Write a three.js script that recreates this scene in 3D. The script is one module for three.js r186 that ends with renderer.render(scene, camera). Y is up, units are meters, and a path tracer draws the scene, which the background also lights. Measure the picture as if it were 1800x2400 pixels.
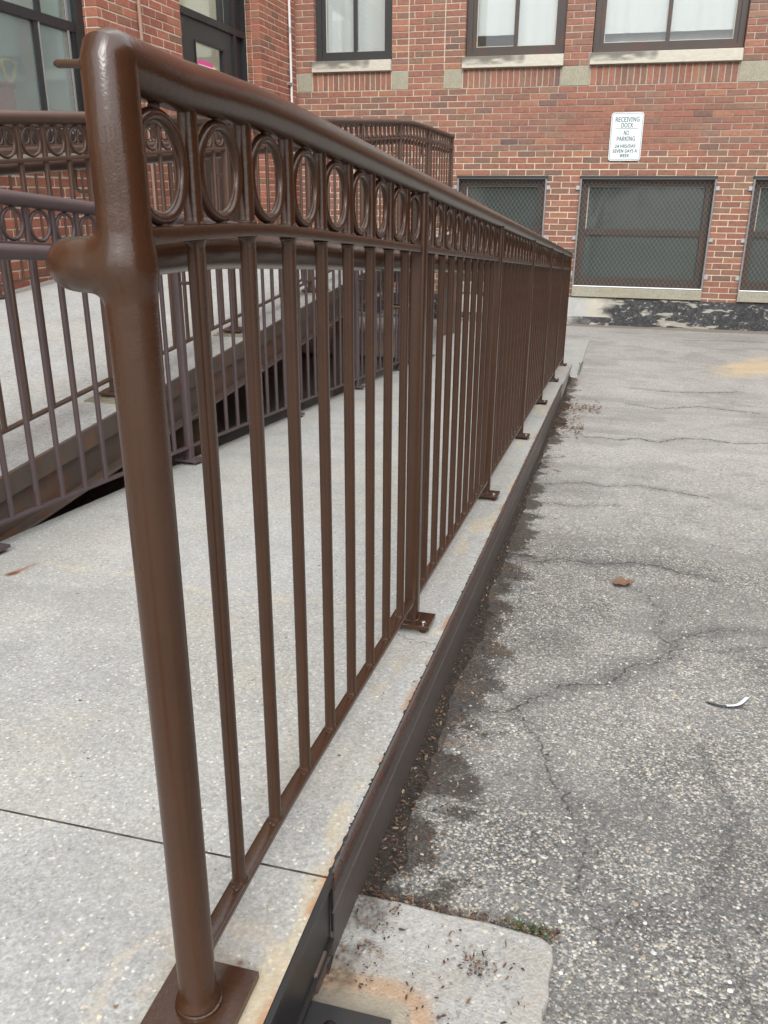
import * as THREE from 'three';
import { MarchingCubes } from 'three/addons/objects/MarchingCubes.js';
import { mergeGeometries, toCreasedNormals } from 'three/addons/utils/BufferGeometryUtils.js';

// ---------------------------------------------------------------- camera, sky, light
const W = 768, H = 1024;
const scene = new THREE.Scene();
const camera = new THREE.PerspectiveCamera(62.4816, W / H, 0.05, 400);
const CAM = [0.3823, 0.8830, 0.6367];
camera.position.set(...CAM);
camera.rotation.order = 'YXZ';
camera.rotation.set(-0.359065, 0.255116, 0.0068626);
camera.updateMatrixWorld(true);
scene.add(camera);

const renderer = new THREE.WebGLRenderer({ antialias: true });
renderer.setSize(W, H);
renderer.toneMapping = THREE.LinearToneMapping;
renderer.toneMappingExposure = 1.9;
renderer.shadowMap.enabled = true;

const SUN = new THREE.Vector3(1.2, 7, 10).normalize();
{ // overcast sky, brightest towards the zenith
  const w = 256, h = 128, d = new Float32Array(w * h * 4);
  for (let j = 0; j < h; j++) {
    const s = Math.sin((j + 0.5) / h * Math.PI - Math.PI / 2);
    const up = Math.max(0, s);
    let l = 1.22 * (0.72 + 0.28 * up);
    if (s < 0) l = 0.35;
    for (let i = 0; i < w; i++) {
      const a = i / w * Math.PI * 2;
      const cs = Math.cos(s >= 0 ? Math.asin(up) : 0); // thin cloud: brighter around the veiled sun
      const dx = cs * Math.cos(a), dz = cs * Math.sin(a), g = Math.max(-1, Math.min(1, -dx * SUN.x - dz * SUN.z + up * SUN.y));
      let L = l; if (s >= 0) L *= 1 + 1.5 * Math.exp(-Math.acos(g) / 0.55);
      const c = 1 + 0.05 * Math.sin(3 * a + 4 * up) * Math.sin(7 * up + a * 2);
      const o = (j * w + i) * 4;
      d[o] = L * c * 0.985; d[o + 1] = L * c * 1.0; d[o + 2] = L * c * 1.03; d[o + 3] = 1;
    }
  }
  const t = new THREE.DataTexture(d, w, h, THREE.RGBAFormat, THREE.FloatType);
  t.mapping = THREE.EquirectangularReflectionMapping;
  t.magFilter = THREE.LinearFilter; t.minFilter = THREE.LinearFilter; t.needsUpdate = true;
  scene.background = t; scene.environment = t;
}
const sun = new THREE.DirectionalLight(new THREE.Color().setRGB(1, 0.97, 0.92), 0.95);
sun.position.copy(SUN).multiplyScalar(22); sun.castShadow = true; sun.shadow.radius = 34;
sun.shadow.mapSize.set(2048, 2048);
Object.assign(sun.shadow.camera, { left: -12, right: 12, top: 12, bottom: -12, near: 1, far: 60 });
scene.add(sun, sun.target);

// ---------------------------------------------------------------- small tools
let seed = 12345;
const rnd = () => { seed = (seed * 1664525 + 1013904223) >>> 0; return seed / 4294967296; };
const rr = (a, b) => a + (b - a) * rnd();
const lerp = (a, b, t) => a + (b - a) * t;
const clamp = (v, a = 0, b = 1) => Math.min(b, Math.max(a, v));
const sstep = (a, b, v) => { const t = clamp((v - a) / (b - a)); return t * t * (3 - 2 * t); };
function hash(x, y, s) { let h = Math.imul(x, 374761393) + Math.imul(y, 668265263) + Math.imul(s, 1442695041) | 0; h = Math.imul(h ^ h >>> 13, 1274126177); return ((h ^ h >>> 16) >>> 0) / 4294967296; }
function vn(x, y, s) { const X = Math.floor(x), Y = Math.floor(y); let fx = x - X, fy = y - Y; fx = fx * fx * (3 - 2 * fx); fy = fy * fy * (3 - 2 * fy); const a = hash(X, Y, s), b = hash(X + 1, Y, s), c = hash(X, Y + 1, s), d = hash(X + 1, Y + 1, s); return a + (b - a) * fx + (c - a + (a - b - c + d) * fx) * fy; }
function fbm(x, y, s, n = 4) { let v = 0, a = 0.5, t = 0; for (let i = 0; i < n; i++) { v += a * vn(x, y, s + i * 17); t += a; x *= 2.03; y *= 2.03; a *= 0.5; } return v / t; }
const enc = v => { v = clamp(v); return 255 * (v <= 0.0031308 ? 12.92 * v : 1.055 * Math.pow(v, 1 / 2.4) - 0.055); };
const names = {};
const numbered = n => { const k = names[n] = (names[n] ?? -1) + 1; return k ? n + '_' + String(k).padStart(3, '0') : n; };
function tag(o, label, category, group, kind) { if (label) o.userData.label = label; if (category) o.userData.category = category; if (group) o.userData.group = group; if (kind) o.userData.kind = kind; return o; }
function thing(name, label, category, group, kind) { const g = new THREE.Group(); g.name = numbered(name); scene.add(g); return tag(g, label, category, group, kind); }
function part(name, geo, mat, parent, label) { const m = new THREE.Mesh(geo, mat); m.name = numbered(name); m.castShadow = m.receiveShadow = true; parent.add(m); if (label) m.userData.label = label; return m; }
function sub(name, parent) { const g = new THREE.Group(); g.name = numbered(name); parent.add(g); return g; }
function clean(g) { if (g.index) g = g.toNonIndexed(); for (const k of Object.keys(g.attributes)) if (!['position', 'normal', 'uv', 'color'].includes(k)) g.deleteAttribute(k); if (!g.attributes.uv) g.setAttribute('uv', new THREE.BufferAttribute(new Float32Array(g.attributes.position.count * 2), 2)); return g; }
const merge = gs => mergeGeometries(gs.map(clean));
// a box given by its two corners, uv in metres
function bx(x0, y0, z0, x1, y1, z1) {
  const g = new THREE.BoxGeometry(x1 - x0, y1 - y0, z1 - z0); g.translate((x0 + x1) / 2, (y0 + y1) / 2, (z0 + z1) / 2);
  return boxUV(clean(g));
}
function boxUV(g) { const p = g.attributes.position, n = g.attributes.normal, u = g.attributes.uv; for (let i = 0; i < p.count; i++) { const ax = Math.abs(n.getX(i)), ay = Math.abs(n.getY(i)), az = Math.abs(n.getZ(i)); if (ay >= ax && ay >= az) u.setXY(i, p.getX(i), -p.getZ(i)); else if (ax >= az) u.setXY(i, -p.getZ(i), p.getY(i)); else u.setXY(i, p.getX(i), p.getY(i)); } return g; }
// chamfered box about its centre
function cbox(w, h, d, c) {
  const s = new THREE.Shape(); const a = w / 2 - c, b = h / 2 - c;
  s.moveTo(-a, -b); s.lineTo(a, -b); s.lineTo(a, b); s.lineTo(-a, b); s.lineTo(-a, -b);
  const g = new THREE.ExtrudeGeometry(s, { depth: d - 2 * c, bevelEnabled: true, bevelThickness: c, bevelSize: c, bevelSegments: 1 });
  g.translate(0, 0, -(d - 2 * c) / 2); return boxUV(clean(g));
}
const circ = (r, n) => Array.from({ length: n }, (_, i) => [r * Math.cos(i / n * 2 * Math.PI), r * Math.sin(i / n * 2 * Math.PI)]);
function rsq(w, h, r, k = 3) { const o = []; for (const [cx, cy, a0] of [[w / 2 - r, h / 2 - r, 0], [-w / 2 + r, h / 2 - r, 90], [-w / 2 + r, -h / 2 + r, 180], [w / 2 - r, -h / 2 + r, 270]]) for (let i = 0; i <= k; i++) { const a = (a0 + 90 * i / k) * Math.PI / 180; o.push([cx + r * Math.cos(a), cy + r * Math.sin(a)]); } return o; }
// sweep a closed section along a path; nrm = first direction of the section's u axis
function sweep(path, sec, nrm = [1, 0, 0], scl = null, crease = 0.7) {
  const P = path.map(p => p.isVector3 ? p : new THREE.Vector3(...p)), n = P.length, m = sec.length;
  const T = P.map((p, i) => { const a = new THREE.Vector3().subVectors(p, P[Math.max(0, i - 1)]).normalize(), b = new THREE.Vector3().subVectors(P[Math.min(n - 1, i + 1)], p).normalize(); return a.add(b).normalize(); });
  let U = new THREE.Vector3(...nrm); const rings = []; let L = 0; const Ls = [];
  for (let i = 0; i < n; i++) {
    const ti = i ? new THREE.Vector3().subVectors(P[i], P[i - 1]).normalize() : T[0];
    U = U.clone().addScaledVector(ti, -U.dot(ti)).normalize(); const Vv = new THREE.Vector3().crossVectors(ti, U), k = 1 / Math.max(0.3, ti.dot(T[i]));
    const s = scl ? scl[i] : 1; if (i) L += P[i].distanceTo(P[i - 1]); Ls.push(L);
    rings.push(sec.map(([a, b]) => { const w = new THREE.Vector3().addScaledVector(U, a * s).addScaledVector(Vv, b * s); w.addScaledVector(ti, -w.dot(T[i]) * k); return w.add(P[i]); }));
  }
  const per = [0]; for (let k = 0; k < m; k++) { const a = sec[k], b = sec[(k + 1) % m]; per.push(per[k] + Math.hypot(a[0] - b[0], a[1] - b[1])); }
  const pos = [], uv = [];
  const tri = (a, b, c, ua, ub, uc) => { pos.push(a.x, a.y, a.z, b.x, b.y, b.z, c.x, c.y, c.z); uv.push(...ua, ...ub, ...uc); };
  for (let i = 0; i < n - 1; i++) for (let k = 0; k < m; k++) {
    const a = rings[i][k], b = rings[i][(k + 1) % m], c = rings[i + 1][(k + 1) % m], d = rings[i + 1][k];
    const ua = [per[k], Ls[i]], ub = [per[k + 1], Ls[i]], uc = [per[k + 1], Ls[i + 1]], ud = [per[k], Ls[i + 1]];
    tri(a, b, c, ua, ub, uc); tri(a, c, d, ua, uc, ud);
  }
  for (const [i, f] of [[0, -1], [n - 1, 1]]) { for (let k = 1; k < m - 1; k++) { const a = rings[i][0], b = rings[i][k], c = rings[i][k + 1]; f > 0 ? tri(a, b, c, sec[0], sec[k], sec[k + 1]) : tri(a, c, b, sec[0], sec[k + 1], sec[k]); } }
  const g = new THREE.BufferGeometry(); g.setAttribute('position', new THREE.Float32BufferAttribute(pos, 3)); g.setAttribute('uv', new THREE.Float32BufferAttribute(uv, 2)); g.computeVertexNormals();
  g.scale(1e4, 1e4, 1e4); const h = toCreasedNormals(g, crease); h.scale(1e-4, 1e-4, 1e-4); return clean(h);
}
function blob(r, sx, sy, sz, x, y, z) { const g = new THREE.IcosahedronGeometry(r, 1); g.scale(sx, sy, sz); g.translate(x, y, z); return clean(g); }

// ---------------------------------------------------------------- textures (computed)
function toTex(w, h, f, srgb = true, rep = true) {
  const d = new Uint8Array(w * h * 4);
  for (let j = 0; j < h; j++) for (let i = 0; i < w; i++) { const c = f(i, j), o = (j * w + i) * 4; if (srgb) { d[o] = enc(c[0]); d[o + 1] = enc(c[1]); d[o + 2] = enc(c[2]); } else { const v = 255 * clamp(c); d[o] = d[o + 1] = d[o + 2] = v; } d[o + 3] = 255; }
  const t = new THREE.DataTexture(d, w, h, THREE.RGBAFormat); t.colorSpace = srgb ? THREE.SRGBColorSpace : THREE.NoColorSpace;
  t.magFilter = THREE.LinearFilter; t.minFilter = THREE.LinearMipmapLinearFilter; t.generateMipmaps = true;
  if (rep) t.wrapS = t.wrapT = THREE.RepeatWrapping; t.needsUpdate = true; return t;
}
function rpt(t, x, y = x) { const c = t.clone(); c.repeat.set(x, y); c.needsUpdate = true; return c; }
// tileable noise on an n-lattice
const tvn = (x, y, s, n) => { const X = Math.floor(x), Y = Math.floor(y); let fx = x - X, fy = y - Y; fx = fx * fx * (3 - 2 * fx); fy = fy * fy * (3 - 2 * fy); const m = v => ((v % n) + n) % n; const a = hash(m(X), m(Y), s), b = hash(m(X + 1), m(Y), s), c = hash(m(X), m(Y + 1), s), d = hash(m(X + 1), m(Y + 1), s); return a + (b - a) * fx + (c - a + (a - b - c + d) * fx) * fy; };
const tfbm = (u, v, n, s, o = 4) => { let r = 0, a = 0.5, t = 0; for (let i = 0; i < o; i++) { r += a * tvn(u * n, v * n, s + i * 7, n); t += a; n *= 2; a *= 0.55; } return r / t; };

// a painted sheet of ground: colour and height arrays over a rectangle of the plane (x to the right, q = -z away)
class Sheet {
  constructor(w, h, x0, q0, x1, q1) { Object.assign(this, { w, h, x0, q0, x1, q1 }); this.c = new Float32Array(w * h * 3); this.e = new Float32Array(w * h); this.px = (x1 - x0) / w; this.py = (q1 - q0) / h; }
  each(f) { for (let j = 0; j < this.h; j++) for (let i = 0; i < this.w; i++) { const x = this.x0 + (i + 0.5) * this.px, q = this.q0 + (j + 0.5) * this.py, o = j * this.w + i; f(x, q, o); } }
  // visit the pixels of a disc
  disc(x, q, r, f) { const i0 = Math.max(0, Math.floor((x - r - this.x0) / this.px)), i1 = Math.min(this.w - 1, Math.ceil((x + r - this.x0) / this.px)), j0 = Math.max(0, Math.floor((q - r - this.q0) / this.py)), j1 = Math.min(this.h - 1, Math.ceil((q + r - this.q0) / this.py)); for (let j = j0; j <= j1; j++) for (let i = i0; i <= i1; i++) f(this.x0 + (i + 0.5) * this.px - x, this.q0 + (j + 0.5) * this.py - q, j * this.w + i); }
  mix(o, col, a) { const c = this.c; o *= 3; c[o] += (col[0] - c[o]) * a; c[o + 1] += (col[1] - c[o + 1]) * a; c[o + 2] += (col[2] - c[o + 2]) * a; }
  stone(x, q, r, col, up) { const an = rnd() * 6.283, ca = Math.cos(an), sa = Math.sin(an), k = rr(0.55, 1), p1 = rnd() * 6.28, p2 = rnd() * 6.28; const soft = Math.max(0.25, 0.8 * Math.max(this.px, this.py) / r); this.disc(x, q, r, (dx, dq, o) => { const a = (dx * ca + dq * sa) / r, b = (-dx * sa + dq * ca) / (r * k), d = Math.hypot(a, b), th = Math.atan2(b, a), lim = 0.78 + 0.13 * Math.sin(3 * th + p1) + 0.09 * Math.sin(5 * th + p2), t = clamp((lim - d) / soft + 0.3); if (t > 0) { this.mix(o, col, t); if (up) this.e[o] = Math.max(this.e[o], lerp(this.e[o], up * (1 - 0.5 * d * d), t)); } }); }
  crack(pts, wd, dark, stain, col = [0.035, 0.033, 0.03]) {
    for (let s = 0; s < pts.length - 1; s++) { const [ax, aq] = pts[s], [bx_, bq] = pts[s + 1], L = Math.hypot(bx_ - ax, bq - aq), n = Math.ceil(L / (0.5 * Math.min(this.px, this.py))) + 1;
      for (let i = 0; i < n; i++) { const t = i / n; const jx = (fbm((ax + t * (bx_ - ax)) * 40, (aq + t * (bq - aq)) * 40, 91) - 0.5) * 0.045, jq = (fbm((ax + t * (bx_ - ax)) * 40, (aq + t * (bq - aq)) * 40, 57) - 0.5) * 0.045; const x = ax + t * (bx_ - ax) + jx, q = aq + t * (bq - aq) + jq; const ww = wd * 0.58 * (0.25 + 1.5 * vn(x * 75, q * 75, 5)); const rad = Math.max(ww, 0.75 * Math.max(this.px, this.py)); const gain = Math.min(1, ww / rad);
        if (vn(x * 30, q * 30, 8) > 0.2) this.disc(x, q, rad, (dx, dq, o) => { const d = Math.hypot(dx, dq) / rad; if (d < 1) { this.mix(o, col, dark * gain * (1 - d * d) * 0.6); this.e[o] = Math.min(this.e[o], 0.25); } });
        if (stain && i % 6 === 0) { const R = stain * rr(0.4, 1.2), X = x + rr(-1, 1) * stain * 0.6, Q = q + rr(-1, 1) * stain * 0.6; this.disc(X, Q, R, (dx, dq, o) => { const d = Math.hypot(dx, dq) / R; if (d < 1) this.mix(o, [0.06, 0.058, 0.057], 0.17 * (1 - d) * vn((X + dx) * 300, (Q + dq) * 300, 3)); }); } } }
  }
  textures() { const { w, h, c, e } = this; return [toTex(w, h, (i, j) => { const o = (j * w + i) * 3; return [c[o], c[o + 1], c[o + 2]]; }, true, false), toTex(w, h, (i, j) => e[j * w + i], false, false)]; }
}
const stoneCols = [[0.42, 0.405, 0.355], [0.44, 0.43, 0.4], [0.33, 0.325, 0.305], [0.27, 0.265, 0.25], [0.38, 0.345, 0.28], [0.5, 0.49, 0.455], [0.19, 0.187, 0.18], [0.3, 0.25, 0.19], [0.46, 0.42, 0.33], [0.1, 0.1, 0.102]];
const DETAIL = 1;

function asphaltSheet(w, h, x0, q0, x1, q1, near) {
  const S = new Sheet(w, h, x0, q0, x1, q1);
  S.each((x, q, o) => {
    const big = fbm(x * 1.7, q * 1.7, 3, 3), mid = fbm(x * 9, q * 9, 21, 3), fine = vn(x * 420, q * 420, 9), fine2 = vn(x * 190, q * 190, 33);
    let v = 0.128 + 0.1 * (big - 0.5) + 0.08 * (mid - 0.5) + 0.11 * (fine - 0.5) + 0.08 * (fine2 - 0.5);
    if (!near) v += 0.12 * sstep(2.3, 4.5, q) + 0.07;  // distant asphalt paler: cleaner surface, plus grazing sheen painted into the colour
    v = Math.max(0.05, v); S.c[o * 3] = v * 1.0; S.c[o * 3 + 1] = v * 0.985; S.c[o * 3 + 2] = v * 0.93; S.e[o] = 0.42 + 0.12 * (fine - 0.5);
  });
  const A = (x1 - x0) * (q1 - q0), N = Math.round(A * (near ? 78000 : 24000));
  for (let i = 0; i < N; i++) { const x = rr(x0, x1), q = rr(q0, q1), bare = fbm(x * 6, q * 6, 44, 3); if (bare < rr(0.05, 0.42)) continue; const r = near ? 0.001 + 0.0036 * Math.pow(rnd(), 2.8) : 0.0025 + 0.005 * Math.pow(rnd(), 3); const col = stoneCols[Math.floor(rnd() * stoneCols.length)], k = rr(0.8, 1.12); S.stone(x, q, r, col.map(v => v * k), 0.55 + 0.3 * rnd()); }
  // larger dark stains, smears and the pale yellow spill
  S.each((x, q, o) => {
    const st = sstep(0.52, 0.68, fbm(x * 3.1, q * 4.2, 71, 4)) * (0.35 + 0.65 * vn(x * 230, q * 230, 6)); S.mix(o, [0.08, 0.078, 0.074], (near ? 0.5 : 0.3) * st);
    const str = sstep(0.55, 0.7, fbm(x * 1.3, q * 5.5, 18, 4)) * (0.3 + 0.7 * vn(x * 150, q * 150, 16)); S.mix(o, [0.12, 0.118, 0.112], (near ? 0.45 : 0.3) * str);
    const bl = sstep(0.58, 0.72, fbm(x * 2.3 + 9, q * 2.3, 29, 3)) * vn(x * 260, q * 260, 61); S.mix(o, [0.38, 0.375, 0.35], 0.25 * bl);
    const dx = (x - 1.75) / 0.42, dq = (q - 7.9 - 0.9 * (x - 1.75)) / 0.5, ys = sstep(1.25, 0.3, Math.hypot(dx, dq) + 0.9 * (fbm(x * 9, q * 9, 77, 4) - 0.5)); S.mix(o, [0.62, 0.46, 0.24], 0.7 * ys * (0.5 + 0.5 * vn(x * 130, q * 130, 4)));
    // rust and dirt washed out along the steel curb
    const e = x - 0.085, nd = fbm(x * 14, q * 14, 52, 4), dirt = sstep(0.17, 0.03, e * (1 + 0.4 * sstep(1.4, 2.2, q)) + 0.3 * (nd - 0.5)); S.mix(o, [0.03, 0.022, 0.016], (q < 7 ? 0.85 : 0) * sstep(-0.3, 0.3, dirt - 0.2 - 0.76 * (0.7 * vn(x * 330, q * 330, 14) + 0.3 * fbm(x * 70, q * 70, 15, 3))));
    const rust = sstep(0.62, 0.72, fbm(x * 11, q * 8, 83, 3)) * sstep(0.3, 0.05, e); S.mix(o, [0.2, 0.12, 0.055], 0.26 * rust * (0.2 + 0.8 * vn(x * 240, q * 240, 24)));
  });
  const neg = l => l;
  for (const [pts, wd, dk, st] of [
    [[[0.1, 1.03], [0.216, 1.023], [0.265, 1.063], [0.309, 1.134], [0.35, 1.2], [0.426, 1.224], [0.49, 1.272], [0.514, 1.335], [0.58, 1.398], [0.607, 1.431], [0.63, 1.51], [0.695, 1.628], [0.759, 1.664], [0.833, 1.702], [1.0, 1.69], [1.4, 1.8]], 0.0045, 0.9, 0.05],
    [[[0.27, 1.067], [0.292, 0.988], [0.317, 0.93], [0.35, 0.853], [0.359, 0.794], [0.384, 0.753], [0.396, 0.709], [0.43, 0.62], [0.41, 0.5], [0.46, 0.38]], 0.003, 0.85, 0.02],
    [[[0.156, 1.277], [0.178, 1.188], [0.2, 1.146], [0.265, 1.063]], 0.003, 0.8, 0.02],
    [[[0.624, 1.495], [0.69, 1.503], [0.758, 1.524], [0.887, 1.592], [1.2, 1.6]], 0.0028, 0.8, 0.02],
    [[[0.3, 4.47], [0.41, 4.5], [0.523, 4.46], [0.615, 4.56], [0.73, 4.46], [0.891, 4.67], [1.042, 4.69], [1.181, 4.62], [1.379, 4.7], [1.9, 4.72]], 0.011, 0.9, 0.05],
    [[[0.1, 3.2], [0.207, 3.233], [0.353, 3.313], [0.414, 3.258], [0.6, 3.35], [0.9, 3.2]], 0.008, 0.8, 0.06],
    [[[0.089, 2.113], [0.152, 2.083], [0.231, 2.093], [0.307, 2.153], [0.387, 2.13], [0.55, 2.2], [0.8, 2.1]], 0.006, 0.85, 0.05],
    [[[0.1, 2.9], [0.3, 2.86], [0.5, 2.95]], 0.007, 0.7, 0.05],
    [[[0.55, 5.9], [0.8, 5.75], [1.1, 5.95], [1.5, 5.8]], 0.012, 0.6, 0.05], [[[0.6, 6.6], [1.0, 6.5], [1.5, 6.7]], 0.012, 0.5, 0.06], [[[1.2, 9.4], [1.7, 9.5], [2.6, 9.45]], 0.012, 0.7, 0.03],
    [[[0.63, 1.51], [0.6, 1.6], [0.62, 1.75], [0.55, 1.95]], 0.0028, 0.7, 0.03], [[[0.7, 0.2], [0.62, 0.5], [0.7, 0.75], [0.66, 1.0]], 0.0025, 0.6, 0.03],
  ]) { const inb = pts.some(([x, q]) => x > x0 - 0.2 && x < x1 + 0.2 && q > q0 - 0.3 && q < q1 + 0.3); if (inb) S.crack(neg(pts), wd, dk, st); }
  return S.textures();
}
function concreteSheet(w, h, x0, q0, x1, q1, near) {
  const S = new Sheet(w, h, x0, q0, x1, q1);
  S.each((x, q, o) => {
    const big = fbm(x * 2.2, q * 2.2, 103, 4), mid = fbm(x * 14, q * 14, 121, 3), fine = vn(x * 480, q * 480, 109), f2 = vn(x * 220, q * 220, 133);
    let v = 0.312 + 0.1 * (big - 0.5) + 0.05 * (mid - 0.5) + 0.14 * (fine - 0.5) + 0.11 * (f2 - 0.5);
    const warm = fbm(x * 3, q * 3, 140, 3); S.c[o * 3] = v * (0.985 + 0.05 * (warm - 0.5)); S.c[o * 3 + 1] = v * 0.985; S.c[o * 3 + 2] = v * (0.925 - 0.1 * (warm - 0.5)); S.e[o] = 0.5 + 0.2 * (fine - 0.5);
  });
  const A = (x1 - x0) * (q1 - q0), N = Math.round(A * (near ? 11000 : 3200));
  for (let i = 0; i < N; i++) { const x = rr(x0, x1), q = rr(q0, q1), t = rnd(); const r = near ? 0.0008 + 0.0030 * Math.pow(rnd(), 3) : 0.0016 + 0.0032 * Math.pow(rnd(), 3); const col = t < 0.52 ? [0.56, 0.55, 0.5] : t < 0.64 ? [0.62, 0.56, 0.42] : t < 0.7 ? [0.5, 0.41, 0.32] : t < 0.86 ? [0.27, 0.27, 0.26] : [0.09, 0.09, 0.09]; S.stone(x, q, t > 0.86 ? r * 0.75 : r, col, 0.5 + 0.2 * rnd()); }
  for (let i = 0; i < A * 60; i++) S.stone(rr(x0, x1), rr(q0, q1), rr(0.0015, 0.0048), [[0.05, 0.05, 0.05], [0.16, 0.09, 0.05], [0.7, 0.64, 0.45]][Math.floor(rnd() * 3)], 0.55);
  S.each((x, q, o) => {
    const t = sstep(0.57, 0.72, fbm(x * 4, q * 4, 151, 4)); S.mix(o, [0.42, 0.35, 0.22], 0.22 * t * vn(x * 240, q * 240, 5));
    const t2 = sstep(0.6, 0.75, fbm(x * 2.5, q * 5, 171, 4)); S.mix(o, [0.2, 0.2, 0.19], 0.42 * t2 * vn(x * 200, q * 200, 6));
    // green-grey growth at the left edge, ochre wash on the strip by the curb
    const lg = sstep(-1.05, -1.27, x + 0.25 * (fbm(x * 9, q * 9, 61, 4) - 0.5)); S.mix(o, [0.2, 0.2, 0.15], 0.4 * lg * vn(x * 190, q * 190, 15));
    const oc = sstep(0.57, 0.68, fbm(x * 9, q * 3.5, 191, 4)) * sstep(-0.03, 0.03, x); S.mix(o, [0.5, 0.38, 0.17], 0.42 * oc * (0.4 + 0.6 * vn(x * 260, q * 260, 7)));
    const pl = Math.max(Math.abs(x), Math.abs(q)), ps = sstep(0.085, 0.055, pl + 0.05 * (fbm(x * 25, q * 25, 9, 3) - 0.5)); S.mix(o, [0.36, 0.25, 0.1], 0.38 * ps * (0.3 + 0.7 * vn(x * 200, q * 200, 17)));
    const rg = Math.abs(Math.hypot(x + 0.01, q - 0.005) - 0.115 - 0.05 * (fbm(x * 12, q * 12, 19, 3) - 0.5)), rs = sstep(0.014, 0.002, rg); S.mix(o, [0.55, 0.42, 0.27], 0.3 * rs * vn(x * 180, q * 180, 27));
    const er = sstep(0.02, 0.0, 0.083 - x + 0.02 * (fbm(x * 40, q * 30, 29, 3) - 0.4)) * sstep(0.5, 0.62, fbm(5, q * 14, 39, 3) + (q < 0.3 ? 0.12 : 0)); S.mix(o, [0.3, 0.13, 0.04], 0.75 * er);
  });
  // rust mark and its pale trail by the purple railing, small rust spots, hairline cracks by the base plates
  const rust = [0.22, 0.085, 0.025];
  const rm = (x, q, r, a, c = rust) => S.disc(x, q, r, (dx, dq, o) => { const d = Math.hypot(dx, dq) / r + 0.5 * (fbm((x + dx) * 70, (q + dq) * 70, 77, 3) - 0.5); if (d < 1) S.mix(o, c, a * (1 - d)); });
  for (let i = 0; i < 14; i++) rm(-1.092 + i * 0.0007, 1.09 + i * 0.0068, 0.016 - i * 0.0006, 0.85 - i * 0.03); rm(-1.093, 1.085, 0.019, 0.95, [0.09, 0.03, 0.014]); rm(-1.09, 1.1, 0.017, 0.9, [0.12, 0.04, 0.016]);
  for (let i = 0; i < 90; i++) { const t = i / 90; rm(-1.06 + t * 1.2 + rr(-0.012, 0.012), 1.185 - 0.1 * t * t + 0.015 * Math.sin(t * 11) + (fbm(t * 9, 1, 3) - 0.5) * 0.06 + rr(-0.01, 0.01), rr(0.012, 0.026), 0.16 * (0.3 + 1.2 * vn(t * 14, 3, 4)), [0.55, 0.45, 0.27]); }
  rm(0.02, 0.07, 0.007, 0.9, [0.13, 0.05, 0.02]); rm(0.024, 0.06, 0.006, 0.9, [0.17, 0.07, 0.02]); rm(0.075, 0.228, 0.014, 0.6, [0.4, 0.2, 0.06]);
  for (const z of [1.095, 2.3195, 3.544, 4.7685]) { S.crack([[-0.04, z - 0.055], [0.0, z - 0.075], [0.03, z - 0.07], [0.06, z - 0.09], [0.09, z - 0.085]], 0.0022, 0.8, 0); }
  for (let i = 0; i < 14; i++) { const x = rr(x0, 0), q = rr(q0, q1), a = rr(0, 6), l = rr(0.015, 0.04); S.crack([[x, q], [x + l * Math.cos(a), q + l * Math.sin(a)]], 0.0009, 0.7, 0); }
  return S.textures();
}
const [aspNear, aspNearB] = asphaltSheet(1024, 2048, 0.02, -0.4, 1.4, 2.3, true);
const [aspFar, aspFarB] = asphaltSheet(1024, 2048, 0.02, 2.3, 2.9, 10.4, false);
const [conNear, conNearB] = concreteSheet(1024, 2048, -1.35, -0.5, 0.1, 2.3, true);
const [conFar, conFarB] = concreteSheet(512, 1536, -1.35, 2.3, 0.1, 7.5, false);
// repeating concrete, 1 m tile
const tileC = toTex(512, 512, (i, j) => { const u = i / 512, v = j / 512; const b = 0.335 + 0.08 * (tfbm(u, v, 5, 2) - 0.5) + 0.17 * (tvn(u * 256, v * 256, 9, 256) - 0.5) + 0.06 * (tvn(u * 60, v * 60, 4, 60) - 0.5); const w = tfbm(u, v, 4, 33) - 0.5; return [b * (1 + 0.08 * w), b * 0.995, b * (0.94 - 0.12 * w)]; });
const tileCB = toTex(512, 512, (i, j) => tvn(i / 2, j / 2, 9, 256), false);
// orange-peel of brushed enamel, 6 cm tile, and its faint mottling
const peel = toTex(256, 256, (i, j) => { const u = i / 256, v = j / 256; return 0.5 * tvn(u * 9, v * 9, 5, 9) + 0.32 * tvn(u * 26, v * 26, 3, 26) + 0.18 * tvn(u * 52, v * 52, 8, 52); }, false);
const mottle = toTex(256, 256, (i, j) => { const u = i / 256, v = j / 256; const k = 0.86 + 0.24 * tfbm(u, v, 6, 12, 4) + (tvn(u * 128, v * 128, 6, 128) > 0.985 ? 0.35 : 0); return [k * 0.93, k * 0.92, k * 0.92]; });
const worn = toTex(512, 512, (i, j) => { const u = i / 512, v = j / 512; const k = tfbm(u, v, 6, 62, 5), s = sstep(0.52, 0.62, tfbm(u, v, 9, 15, 5)); return [lerp(0.8, 1.2, k) * lerp(0.85, 1.15, s), lerp(0.8, 1.15, k) * lerp(0.85, 0.8, s), lerp(0.8, 1.1, k) * lerp(0.85, 0.6, s)].map(x => x * 0.8); });
const brickMap = toTex(512, 512, (i, j) => { const u = i / 512, v = j / 512; const f = tfbm(u, v, 10, 5, 5), k = 0.72 + 0.34 * f + 0.16 * (tvn(u * 128, v * 128, 2, 128) - 0.5); const d = sstep(0.62, 0.75, tfbm(u, v, 7, 25, 4)); return [k, k * (1 + 0.06 * d), k * (1 + 0.12 * d)].map(x => x * lerp(1, 0.78, d)); });
const brickB = toTex(256, 256, (i, j) => 0.5 * tfbm(i / 256, j / 256, 12, 5, 4) + 0.5 * tvn(i / 2, j / 2, 2, 128), false);
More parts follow.
